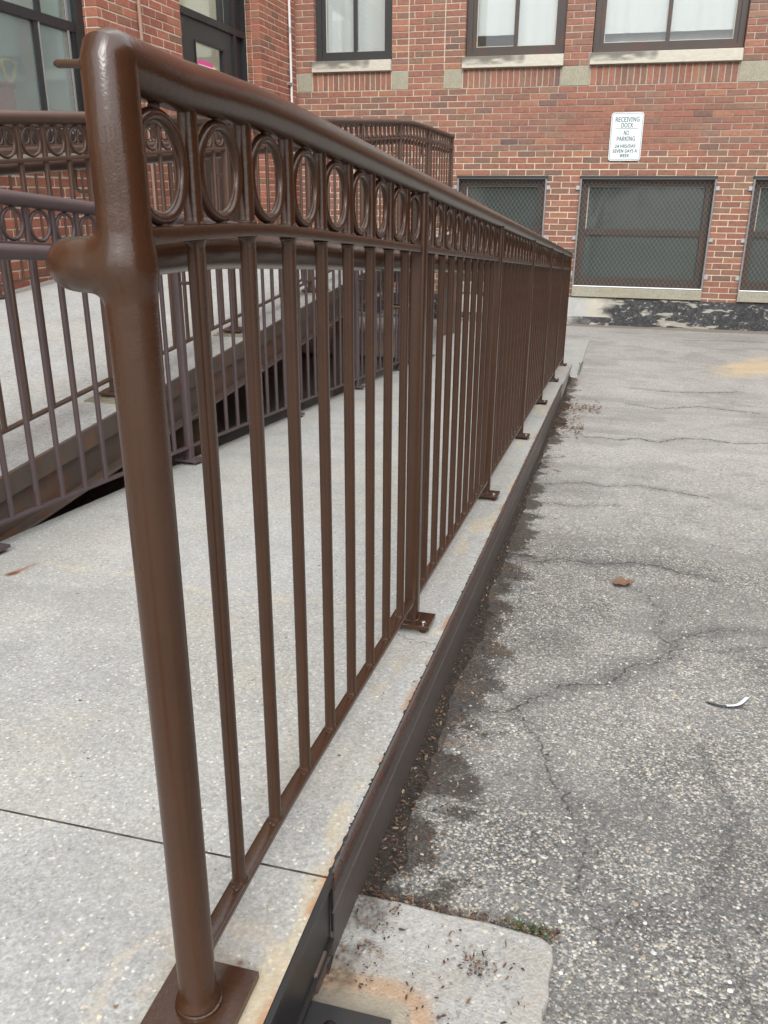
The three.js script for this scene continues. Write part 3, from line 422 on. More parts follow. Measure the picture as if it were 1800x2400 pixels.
// ---------------------------------------------------------------- bricks
const C = 0.0677, BH = 0.0577, BL = 0.2025, PITCH = 0.213;
const toneR = [[0.30, 0.088, 0.062], [0.27, 0.083, 0.06], [0.245, 0.085, 0.064], [0.32, 0.105, 0.068], [0.225, 0.09, 0.068], [0.205, 0.078, 0.062], [0.19, 0.1, 0.078], [0.17, 0.085, 0.075], [0.125, 0.075, 0.074], [0.35, 0.13, 0.075], [0.235, 0.125, 0.09], [0.065, 0.055, 0.065]];
const wR = [13, 13, 12, 10, 10, 8, 7, 6, 2.2, 4, 5, 0.3];
const toneL = [[0.33, 0.083, 0.058], [0.29, 0.075, 0.053], [0.26, 0.07, 0.05], [0.35, 0.1, 0.066], [0.24, 0.08, 0.06], [0.29, 0.1, 0.065], [0.2, 0.085, 0.06]], wL = [12, 12, 8, 7, 5, 3, 2];
const pick = w => { let s = w.reduce((a, b) => a + b), r = rnd() * s; for (let i = 0; i < w.length; i++) { r -= w[i]; if (r <= 0) return i; } return 0; };
function brickGeo(L, Hh, D, k) { // face towards +z at z = 0
  const a = L / 2, b = Hh / 2, c = 0.0028, j = () => (hash(k++, 7, 3) - 0.5) * 0.0028, ou = hash(k, 1, 1) * 3, ov = hash(k, 2, 2) * 3;
  const F = [[-a + c + j(), -b + c + j(), j() * 0.4], [a - c + j(), -b + c + j(), j() * 0.4], [a - c + j(), b - c + j(), j() * 0.4], [-a + c + j(), b - c + j(), j() * 0.4]];
  const E = [[-a + j(), -b + j(), -c], [a + j(), -b + j(), -c], [a + j(), b + j(), -c], [-a + j(), b + j(), -c]], B = E.map(p => [p[0], p[1], -D]);
  const pos = [], uv = []; const q = (p0, p1, p2, p3) => { for (const p of [p0, p1, p2, p0, p2, p3]) { pos.push(...p); uv.push((p[0] - p[2]) * 4 + ou, (p[1] + 0.7 * p[2]) * 4 + ov); } };
  q(...F); for (let i = 0; i < 4; i++) { const n = (i + 1) % 4; q(E[i], E[n], F[n], F[i]); q(B[i], B[n], E[n], E[i]); }
  const g = new THREE.BufferGeometry(); g.setAttribute('position', new THREE.Float32BufferAttribute(pos, 3)); g.setAttribute('uv', new THREE.Float32BufferAttribute(uv, 2)); g.computeVertexNormals(); return g;
}
const geoCache = {};
const brickShape = (L, Hh, D, v) => { const k = [Math.round(L * 500), Math.round(Hh * 1000), D, v].join(); return geoCache[k] ??= brickGeo(Math.round(L * 500) / 500, Hh, D, Math.round(L * 5000) + v * 131); };
const grain4 = rpt(brickMap, 1), grainB = rpt(brickB, 1);
for (const t of toneR) { const l = (t[0] + t[1] + t[2]) / 3; for (let k = 0; k < 3; k++) t[k] = (t[k] * 0.78 + l * 0.22) * [1.2, 1.3, 1.08][k]; }
for (const t of toneR) for (let k = 0; k < 3; k++) t[k] = t[k] * 0.64 + [0.3, 0.148, 0.113][k] * 0.36;
for (const t of toneL) { const l = (t[0] + t[1] + t[2]) / 3; for (let k = 0; k < 3; k++) t[k] = (t[k] * 0.8 + l * 0.2) * [1.3, 1.42, 1.12][k]; }
const brickMat = c => std(c, 0.92, { map: grain4, bumpMap: grainB, bumpScale: 0.0015 });
function layBricks(list, owner, tones) {
  const mats = tones.map(brickMat), white = std([1, 1, 1], 0.92, { map: grain4, bumpMap: grainB, bumpScale: 0.0015, vertexColors: true });
  const v = new THREE.Vector3(), q = new THREE.Vector3();
  for (const b of list) { v.set(b.x, b.y, b.z).project(camera); q.set(...CAM); const d = q.distanceTo(new THREE.Vector3(b.x, b.y, b.z)); const inV = Math.abs(v.x) < 1.02 && Math.abs(v.y) < 1.02 && v.z < 1; const f = b.ry ? Math.abs(b.x - CAM[0]) / d : Math.abs(b.z - CAM[2]) / d; b.w = inV ? b.L * f / d / d * (b.hid ? 0.2 : 1) : 0; }
  list.sort((a, b) => b.w - a.w);
  const rest = [];
  list.forEach((b, i) => {
    const g = brickShape(b.L, b.H ?? BH, b.D ?? 0.095, Math.floor(hash(i, 3, 9) * 5));
    if (i < 300 && b.w > 0) { const m = part('brick', g, mats[b.t], owner); m.position.set(b.x, b.y, b.z); m.rotation.set(0, b.ry || 0, b.rz || 0); }
    else { const m = new THREE.Object3D(); m.position.set(b.x, b.y, b.z); m.rotation.set(0, b.ry || 0, b.rz || 0); m.updateMatrix(); const h = g.clone().applyMatrix4(m.matrix), n = h.attributes.position.count, c = new Float32Array(n * 3), k = 0.9 + 0.2 * hash(i, 5, 5), t = tones[b.t]; for (let s = 0; s < n; s++) c.set([t[0] * k, t[1] * k, t[2] * k], s * 3); h.setAttribute('color', new THREE.BufferAttribute(c, 3)); rest.push(h); }
  });
  const m = part('brickwork', mergeGeometries(rest), white, owner); m.userData.kind = 'stuff';
}
// fill intervals of a course; out(a, b) gets each brick's ends
function course(iv, row, out, unit = PITCH) {
  for (const [s, e] of iv) {
    if (e - s < 0.03) continue;
    const off = (row % 2) * unit / 2 + rr(-0.006, 0.006); let x = s; let k = Math.floor((s - off) / unit) + 1;
    const cuts = []; for (; off + k * unit < e; k++) { const c = off + k * unit + rr(-0.004, 0.004); if (c - x > 0.055 && e - c > 0.055) { cuts.push(c); x = c; } }
    let a = s; for (const c of [...cuts, e]) { out(a + (a === s ? 0.001 : 0.005), c - (c === e ? 0.001 : 0.005)); a = c; }
  }
}
const subtract = (iv, s, e) => iv.flatMap(([a, b]) => e <= a || s >= b ? [[a, b]] : [[a, s], [e, b]].filter(([p, q]) => q - p > 0.02));

// ---------------------------------------------------------------- back building
const YB0 = 2.06 - 35 * C;
{
  const B = thing('brick_building', 'red brick building across the yard with upper windows and caged basement windows', 'building');
  const X0 = XW - 0.2, X1 = 6.0, YT = 8.5;
  const low = [[-1.55, -0.495], [-0.09, 1.40], [1.81, 3.3], [3.72, 5.2]], up = [[-3.36, -2.405], [-1.525, -0.4], [-0.085, 1.504], [1.93, 3.4], [3.8, 5.3]];
  // mortar backing with holes, 6 mm behind the brick faces
  { const s = new THREE.Shape(); s.moveTo(X0, -0.9); s.lineTo(X1, -0.9); s.lineTo(X1, YT); s.lineTo(X0, YT); s.lineTo(X0, -0.9);
    const hole = (a, b, c, d) => { const h = new THREE.Path(); h.moveTo(a, c); h.lineTo(a, d); h.lineTo(b, d); h.lineTo(b, c); h.lineTo(a, c); s.holes.push(h); };
    for (const [a, b] of low) hole(a - 0.007, b + 0.007, -0.145, 1.085); for (const [a, b] of up) hole(a - 0.007, b + 0.007, 2.385, 4.35);
    const g = new THREE.ExtrudeGeometry(s, { depth: 0.3, bevelEnabled: false }); g.translate(0, 0, ZW - 0.3048);
    const p = g.attributes.position, u = g.attributes.uv; for (let i = 0; i < p.count; i++) u.setXY(i, (p.getX(i) + 3.8) / 6.4, (p.getY(i) + 0.7) / 4.2);
    const map = toTex(768, 512, (i, j) => { const x = -3.8 + i / 768 * 6.4, y = -0.7 + j / 512 * 4.2; const band = Math.max(sstep(1.52, 1.3, y + 0.3 * (fbm(x * 2, y * 2, 4, 3) - 0.5)), sstep(-1.0, -1.8, x) * 0.55); const dirty = sstep(0.5, 0.62, fbm(x * 1.1 + 3, y * 2.2, 14, 3)) * sstep(2.0, 1.75, y) * sstep(1.3, 1.5, y) * sstep(-0.9, -0.2, x); const n = 0.8 + 0.4 * fbm(x * 30, y * 30, 6, 3); let c = [lerp(0.36, 0.58, band), lerp(0.31, 0.5, band), lerp(0.255, 0.37, band)].map(v => v * n); c = c.map((v, k) => lerp(v, [0.27, 0.16, 0.12][k], dirty * 0.8)); if (y > 3.3) c = [0.24, 0.1, 0.075]; return c; });
    map.wrapS = map.wrapT = THREE.ClampToEdgeWrapping;
    part('mortar_wall', g, std([1, 1, 1], 0.95, { map, bumpMap: rpt(brickB, 16, 12), bumpScale: 0.002 }), B); }
  const L = []; const put = (a, b, y, row, o = {}) => L.push({ x: (a + b) / 2, y, z: ZW + rr(-0.0022, 0.0028), L: b - a, t: pick(wR), rz: rr(-0.004, 0.004), ...o });
  for (let r = 0; r < 90; r++) {
    const y = YB0 + (r + 0.5) * C; if (y < -0.3 || y > 3.5) continue;
    let iv = [[XW, X1]];
    const yy = y + rr(-0.001, 0.001);
    if (y < 1.112) { for (const [a, b] of low) if (y > -0.27) iv = subtract(iv, a - 0.004, b + 0.004); course(iv, r, (a, b) => put(a, b, yy, r)); continue; }
    if (y < 2.06) { course(iv, r, (a, b) => put(a, b, yy, r)); continue; }
    if (y < 2.264) { // stone blocks and soldier courses under the windows
      for (const [a, b] of [[XW, -2.198], [-1.766, 1.83]]) iv = subtract(iv, a, b); course(iv, r, (a, b) => put(a, b, yy, r)); continue; }
    for (const [a, b] of up) iv = subtract(iv, a - 0.004 - (y < 2.39 ? 0.03 : 0), b + 0.004);
    // pilaster edges stand as straight joints
    const cutAt = [-2.196, -1.766]; for (const c of cutAt) iv = iv.flatMap(([a, b]) => c > a && c < b ? [[a, c - 0.006], [c + 0.006, b]] : [[a, b]]);
    course(iv, r, (a, b) => put(a, b, yy, r));
  }
  // soldiers
  for (const [a, b] of [[-3.393, -2.402], [-1.545, -0.418], [-0.088, 1.482]]) { const n = Math.round((b - a) / C), w = (b - a) / n; for (let i = 0; i < n; i++) L.push({ x: a + (i + 0.5) * w, y: 2.1615, z: ZW + rr(-0.002, 0.003), L: 0.19, H: 0.055, t: i === n - 1 && a > -1.6 && a < -1 ? 11 : pick(wR), rz: Math.PI / 2 + rr(-0.008, 0.008) }); }
  layBricks(L, B, toneR);
  // stone blocks between the soldier courses
  const sb = (a, b, c, d) => part('stone_block', cbox(b - a - 0.008, d - c - 0.006, 0.12, 0.003).translate((a + b) / 2, (c + d) / 2, ZW - 0.0575), M.stone, B, 'pale limestone block');
  for (const [a, b] of [[-3.585, -3.395], [-2.4, -2.198], [-1.762, -1.548], [-0.416, -0.09], [1.486, 1.83]]) sb(a, b, 2.06, 2.263);
  // upper windows
  const stainSill = toTex(512, 128, (i, j) => { const u = i / 512, v = j / 128; const n = fbm(u * 12, v * 3, 41, 4), d = sstep(0.15, 0.75, v + 0.9 * (n - 0.6)) * sstep(0.42, 0.58, fbm(u * 5, 2, 12, 3)); const b = 0.5 + 0.12 * (fbm(u * 40, v * 12, 5, 3) - 0.5); return [lerp(b, 0.08, d * 0.8), lerp(b * 0.95, 0.08, d * 0.8), lerp(b * 0.8, 0.07, d * 0.8)]; });
  const sillUV = g => { const p = g.attributes.position, u = g.attributes.uv; g.computeBoundingBox(); const bb = g.boundingBox; for (let i = 0; i < p.count; i++) u.setXY(i, (p.getX(i) - bb.min.x) / 1.6, (p.getY(i) - bb.min.y) / (bb.max.y - bb.min.y)); return g; };
  const mSill = std([1, 1, 1], 0.9, { map: stainSill });
  up.forEach(([a, b], i) => {
    const g = sub('window', B), fm = i === 0 ? M.frameBlack : M.frameBrown, y0 = 2.388, y1 = 4.34, zf = ZW - 0.085;
    const frame = (x0, x1, ya, yb, w, z, d) => merge([bx(x0, ya, z - d, x0 + w, yb, z), bx(x1 - w, ya, z - d, x1, yb, z), bx(x0 + w, ya, z - d + 0.001, x1 - w, ya + w, z - 0.001), bx(x0 + w, yb - w, z - d + 0.001, x1 - w, yb, z - 0.001)]);
    part('casing', frame(a + 0.002, b - 0.002, y0, y1, 0.062, zf, 0.08), fm, g);
    part('sash', frame(a + 0.064, b - 0.064, y0 + 0.062, y1 - 0.062, 0.048, zf - 0.022, 0.05), fm, g);
    part('bead', frame(a + 0.112, b - 0.112, y0 + 0.11, y1 - 0.11, 0.007, zf - 0.034, 0.02), M.bead, g);
    const m = (a + b) / 2; part('mullion', bx(m - 0.022, y0 + 0.1115, zf - 0.062, m + 0.022, y1 - 0.11, zf - 0.03), fm, g);
    part('pane', bx(a + 0.11, y0 + 0.11, zf - 0.05, m - 0.021, y1 - 0.11, zf - 0.047), M.glass, g); part('pane', bx(m + 0.021, y0 + 0.11, zf - 0.05, b - 0.11, y1 - 0.11, zf - 0.047), M.glass, g);
    // roller blinds right behind the glass
    const bl = (x0, x1, ya) => { const P = []; const n = 90; for (let k = 0; k <= 1; k++) P.push([lerp(x0, x1, k / n), 0, zf - 0.085 + 0.006 * Math.sin(k * 1.7)]); const gg = new THREE.PlaneGeometry(x1 - x0, y1 - ya, n, 1); const p = gg.attributes.position; for (let k = 0; k < p.count; k++) { const q = p.getX(k) + x0 * 3.7; p.setZ(k, 0.0015 * Math.sin(q * 17) + 0.001 * Math.sin(q * 43 + 2 * Math.sin(q * 9)) + 0.05 * (fbm(q * 6, 3, 7, 2) - 0.5)); } gg.computeVertexNormals(); gg.translate((x0 + x1) / 2, (ya + y1) / 2, zf - 0.1); return merge([gg, bx(x0, ya, zf - 0.124, x1, ya + 0.02, zf - 0.118)]); };
    if (i === 1) { part('blind', bl(a + 0.08, m, 2.625), M.blind, g); part('blind', bl(m, b - 0.08, 2.47), M.blind, g); part('bowl', new THREE.LatheGeometry([[0, 0], [0.05, 0], [0.085, 0.05], [0.08, 0.05], [0.05, 0.01], [0, 0.01]].map(p => new THREE.Vector2(...p)), 20).translate(m - 0.17, y0 + 0.08, zf - 0.22), M.white, g); }
    else { part('blind', bl(a + 0.08, m + 0.0, i === 2 ? 2.6 : 2.46), M.blind, g); part('blind', bl(m, b - 0.08, i === 2 ? 2.6 : 2.46), M.blind, g); if (i === 2) part('shade', bl(a + 0.08, b - 0.08, 2.46).translate(0, 0, -0.12), M.blind, g); }
    part('interior', merge([bx(a, y0 - 0.02, zf - 0.9, b, y1, zf - 0.89), bx(a - 0.01, y0 - 0.02, zf - 0.89, a, y1, zf - 0.23), bx(b, y0 - 0.02, zf - 0.89, b + 0.01, y1, zf - 0.23), bx(a, y0 + 0.05, zf - 0.89, b, y0 + 0.07, zf - 0.1)]), std([0.16, 0.15, 0.15], 0.9), g);
    part('sill', sillUV(cbox(b - a + 0.03 - (i === 2 ? 0.015 : 0), 0.118, 0.2, 0.004).translate((a + b) / 2 - 0.01, 2.325, ZW - 0.045)), mSill, g, 'limestone sill with dark weather streaks');
  });
  // basement windows
  low.forEach(([a, b], i) => {
    const g = sub('basement_window', B), y0 = -0.14, y1 = 1.082, zf = ZW - 0.1;
    const frame = (x0, x1, ya, yb, w, wb, z, d) => merge([bx(x0, ya, z - d, x0 + w, yb, z), bx(x1 - w, ya, z - d, x1, yb, z), bx(x0 + w, ya, z - d + 0.001, x1 - w, ya + wb, z - 0.001), bx(x0 + w, yb - w, z - d + 0.001, x1 - w, yb, z - 0.001)]);
    part('frame', frame(a + 0.002, b - 0.002, y0, y1, 0.085, 0.1, zf, 0.09), M.frameBrown, g);
    part('meeting_rail', bx(a + 0.088, 0.452, zf - 0.06, b - 0.088, 0.522, zf - 0.012), M.frameBrown, g);
    part('bead', merge([bx(a + 0.088, 0.522, zf - 0.03, a + 0.098, y1 - 0.09, zf - 0.022), bx(a + 0.1, 0.99, zf - 0.03, b - 0.1, 0.996, zf - 0.022)]), M.bead, g);
    part('pane', bx(a + 0.085, 0.52, zf - 0.045, b - 0.085, y1 - 0.084, zf - 0.042), M.glassDark, g); part('pane', bx(a + 0.085, y0 + 0.1, zf - 0.04, b - 0.085, 0.454, zf - 0.037), M.glassDark, g);
    part('interior', merge([bx(a, y0, zf - 1.2, b, y1, zf - 1.19), bx(a - 0.01, y0, zf - 1.19, a, y1, zf - 0.21), bx(b, y0, zf - 1.19, b + 0.01, y1, zf - 0.21), bx(a, y0 - 0.01, zf - 1.19, b, y0, zf - 0.21), bx(a, y1, zf - 1.19, b, y1 + 0.01, zf - 0.21)]), std([0.05, 0.06, 0.058], 0.9), g);
    if (i === 1) { part('leaning_rod', sweep([[0.2, 0.5, zf - 0.12], [0.27, 0.62, zf - 0.2]], circ(0.012, 8), [1, 0, 0]), M.white, g); part('box_inside', merge([cbox(0.3, 0.2, 0.2, 0.01).translate(0.38, 0.56, zf - 0.3), cbox(0.9, 0.03, 0.3, 0.004).translate(0.6, 0.45, zf - 0.3)]), std([0.3, 0.3, 0.29], 0.9), g); }
    part('sill', cbox(b - a + 0.012, 0.112, 0.22, 0.004).translate((a + b) / 2, -0.204, ZW - 0.06), M.stone, g, 'limestone sill');
    part('lintel', bx(a - 0.02, 1.084, ZW - 0.2, b + 0.02, 1.111, ZW + 0.004), M.frameBlack, g);
  });
  // foundation with peeling black tar
  { const map = toTex(1024, 256, (i, j) => { const x = -0.6 + i / 1024 * 4.2, y = -0.72 + j / 256 * 0.46; const n = fbm(x * 5, y * 9, 5, 5), m = fbm(x * 22, y * 26, 9, 4); const edge = sstep(0.12, 0.42, x + 0.5 * (fbm(x * 3, y * 7, 66, 3) - 0.5) + (y < -0.5 ? 0.35 : 0)); let tar = edge * sstep(0.31, 0.47, n + 0.25 * (m - 0.5) + 0.19 - 0.2 * sstep(-0.36, -0.28, y)); const chips = 0.7 * sstep(0.66, 0.8, fbm(x * 22, y * 38, 19, 4)) + sstep(0.66, 0.73, fbm(x * 4, y * 16, 29, 4)) * 0.8; tar *= 1 - 0.9 * Math.min(1, chips); const b = 0.5 + 0.14 * (fbm(x * 16, y * 16, 8, 4) - 0.5); const k = x < 0.1 ? [b * 0.92, b * 0.92, b * 0.88] : [b, b * 0.95, b * 0.8]; const t = 0.03 + 0.09 * m * vn(x * 60, y * 60, 3); return [lerp(k[0], t, tar), lerp(k[1], t * 1.02, tar), lerp(k[2], t * 1.08, tar)]; });
    map.wrapS = map.wrapT = THREE.MirroredRepeatWrapping;
    const g = new THREE.BoxGeometry(X1 - XW, 0.62, 0.26, 120, 10, 1); const p = g.attributes.position, u = g.attributes.uv; g.translate((X1 + XW) / 2, -0.275 - 0.31, ZW - 0.1); for (let i = 0; i < p.count; i++) { u.setXY(i, (p.getX(i) + 0.6) / 4.2, (p.getY(i) + 0.72) / 0.46); if (p.getZ(i) > ZW) p.setZ(i, p.getZ(i) + 0.012 * (fbm(p.getX(i) * 6, p.getY(i) * 8, 3, 3) - 0.5) - (p.getY(i) > -0.29 ? 0.012 : 0)); } g.computeVertexNormals();
    part('foundation', g, std([1, 1, 1], 0.85, { map, bumpMap: rpt(brickB, 6, 2), bumpScale: 0.006 }), B, 'rendered foundation with peeling black tar'); 
    const w = new THREE.BufferGeometry(); const pos = [], uv = []; const n = 80; const pt = (i, k) => { const x = lerp(XW, X1, i / n); const d = 0.07 + 0.07 * fbm(x * 2.5, 3, 8, 3); return k ? [x, -0.618, ZW + 0.03 + d] : [x, -0.595 + 0.03 * (fbm(x * 5, 1, 7, 3) - 0.5), ZW + 0.02]; }; for (let i = 0; i < n; i++) for (const [s, k] of [[i, 0], [i, 1], [i + 1, 1], [i, 0], [i + 1, 1], [i + 1, 0]]) { const q = pt(s, k); pos.push(...q); uv.push(q[0], q[2]); } w.setAttribute('position', new THREE.Float32BufferAttribute(pos, 3)); w.setAttribute('uv', new THREE.Float32BufferAttribute(uv, 2)); w.computeVertexNormals(); part('dirt_fillet', w, std([0.2, 0.17, 0.14], 1, { bumpMap: rpt(soilB, 3), bumpScale: 0.01 }), B); }
}
// wire guards
{
  const specs = [[-1.55, -0.495, 'wire mesh guard over the basement window partly hidden behind the railing end'], [-0.09, 1.40, 'wire mesh guard over the middle basement window below the parking sign'], [1.81, 3.3, 'wire mesh guard over the basement window cut by the right picture edge'], [3.72, 5.2, null]];
  specs.forEach(([a, b, label]) => { if (!label) return;
    const g = thing('window_guard', label, 'window guard', 'wire guards over the basement windows'), y0 = -0.138, y1 = 1.075, z = ZW + 0.028;
    const tube = (p, q, r = 0.011) => sweep([p, q], circ(r, 8), [0, 0, 1]);
    part('frame_bar', tube([a + 0.0, y0, z], [a + 0.0, y1, z]), M.galv, g); part('frame_bar', tube([b + 0.0, y0, z], [b + 0.0, y1, z]), M.galv, g); part('frame_bar', tube([a, y0, z], [b, y0, z]), M.galv, g); part('frame_bar', tube([a, y1, z], [b, y1, z], 0.009), M.frameBlack, g);
    for (const y of [0.98, 0.42, 0.0]) for (const s of [a - 0.028, b + 0.028]) part('bracket', cbox(0.05, 0.045, 0.012, 0.002).translate(s, y, ZW + 0.012), M.galv, g);
    const gs = [], sx = 0.05, k = 1.42, hh = y1 - y0; const ww = b - a;
    for (const dir of [1, -1]) for (let c = -hh / k; c < ww + hh / k; c += sx) { // x = c' + dir*(y-y0)/k
      let ya = 0, yb = hh, xa = dir > 0 ? c : c + hh / k, xb = xa + dir * hh / k; if (dir < 0) { xb = xa - hh / k; }
      const f = t => lerp(xa, xb, t); let t0 = 0, t1 = 1; const d = xb - xa; const tA = (0 - xa) / d, tB = (ww - xa) / d; t0 = Math.max(0, Math.min(tA, tB)); t1 = Math.min(1, Math.max(tA, tB)); if (t1 - t0 < 0.01) continue;
      gs.push(sweep([[a + f(t0), y0 + hh * t0, z + dir * 0.0012], [a + f(t1), y0 + hh * t1, z + dir * 0.0012]], circ(0.00095, 4), [0, 0, 1])); }
    const m = part('wire_mesh', merge(gs), M.wire, g); m.userData.kind = 'stuff';
  });
}
// parking sign
{
  const g = thing('parking_sign', 'white metal receiving dock and no parking sign on the brick wall', 'sign');
  const w = 0.356, h = 0.508, r = 0.034; g.position.set(0.369, 1.525, ZW + 0.012); g.rotation.z = 0.006;
  const sh = (w, h, r) => { const s = new THREE.Shape(), a = w / 2, b = h / 2; s.moveTo(-a + r, -b); s.lineTo(a - r, -b); s.absarc(a - r, -b + r, r, -Math.PI / 2, 0); s.lineTo(a, b - r); s.absarc(a - r, b - r, r, 0, Math.PI / 2); s.lineTo(-a + r, b); s.absarc(-a + r, b - r, r, Math.PI / 2, Math.PI); s.lineTo(-a, -b + r); s.absarc(-a + r, -b + r, r, Math.PI, Math.PI * 1.5); return s; };
  part('plate', new THREE.ExtrudeGeometry(sh(w, h, r), { depth: 0.003, bevelEnabled: false, curveSegments: 10 }), M.white, g);
  const c = document.createElement('canvas'); c.width = 512; c.height = 731; const x = c.getContext('2d'); x.fillStyle = '#d3dcdc'; x.fillRect(0, 0, 512, 731);
  x.strokeStyle = '#4c6468'; x.lineWidth = 7; const R = 42, i0 = 17; x.beginPath(); x.moveTo(i0 + R, i0); x.lineTo(512 - i0 - R, i0); x.quadraticCurveTo(512 - i0, i0, 512 - i0, i0 + R); x.lineTo(512 - i0, 731 - i0 - R); x.quadraticCurveTo(512 - i0, 731 - i0, 512 - i0 - R, 731 - i0); x.lineTo(i0 + R, 731 - i0); x.quadraticCurveTo(i0, 731 - i0, i0, 731 - i0 - R); x.lineTo(i0, i0 + R); x.quadraticCurveTo(i0, i0, i0 + R, i0); x.stroke();
  x.fillStyle = '#3b4c52'; x.textAlign = 'center'; x.textBaseline = 'middle';
  const txt = (s, y, size, width) => { x.font = size + 'px sans-serif'; const m = x.measureText(s).width; x.save(); x.translate(256, y); x.scale(width / m, 1); x.fillText(s, 0, 0); x.strokeStyle = '#3b4c52'; x.lineWidth = 4; x.strokeText(s, 0, 0); x.restore(); };
  txt('RECEIVING', 108, 92, 388); txt('DOCK', 194, 92, 190); x.fillRect(74, 240, 364, 7); txt('NO', 308, 88, 92); txt('PARKING', 396, 88, 300); txt('24 HRS/DAY', 508, 66, 330); txt('SEVEN DAYS A', 582, 66, 390); txt('WEEK', 652, 66, 150);
  const t = new THREE.CanvasTexture(c); t.colorSpace = THREE.SRGBColorSpace; const fg = new THREE.ShapeGeometry(sh(w - 0.004, h - 0.004, r - 0.002), 10); { const p = fg.attributes.position, u = fg.attributes.uv; for (let i = 0; i < p.count; i++) u.setXY(i, p.getX(i) / w + 0.5, p.getY(i) / h + 0.5); } fg.translate(0, 0, 0.0042);
  part('sign_face', fg, std([1, 1, 1], 0.4, { map: t }), g);
  for (const y of [0.222, -0.222]) part('bolt', new THREE.CylinderGeometry(0.006, 0.006, 0.004, 8).rotateX(Math.PI / 2).translate(0, y, 0.006), M.bolt, g);
}

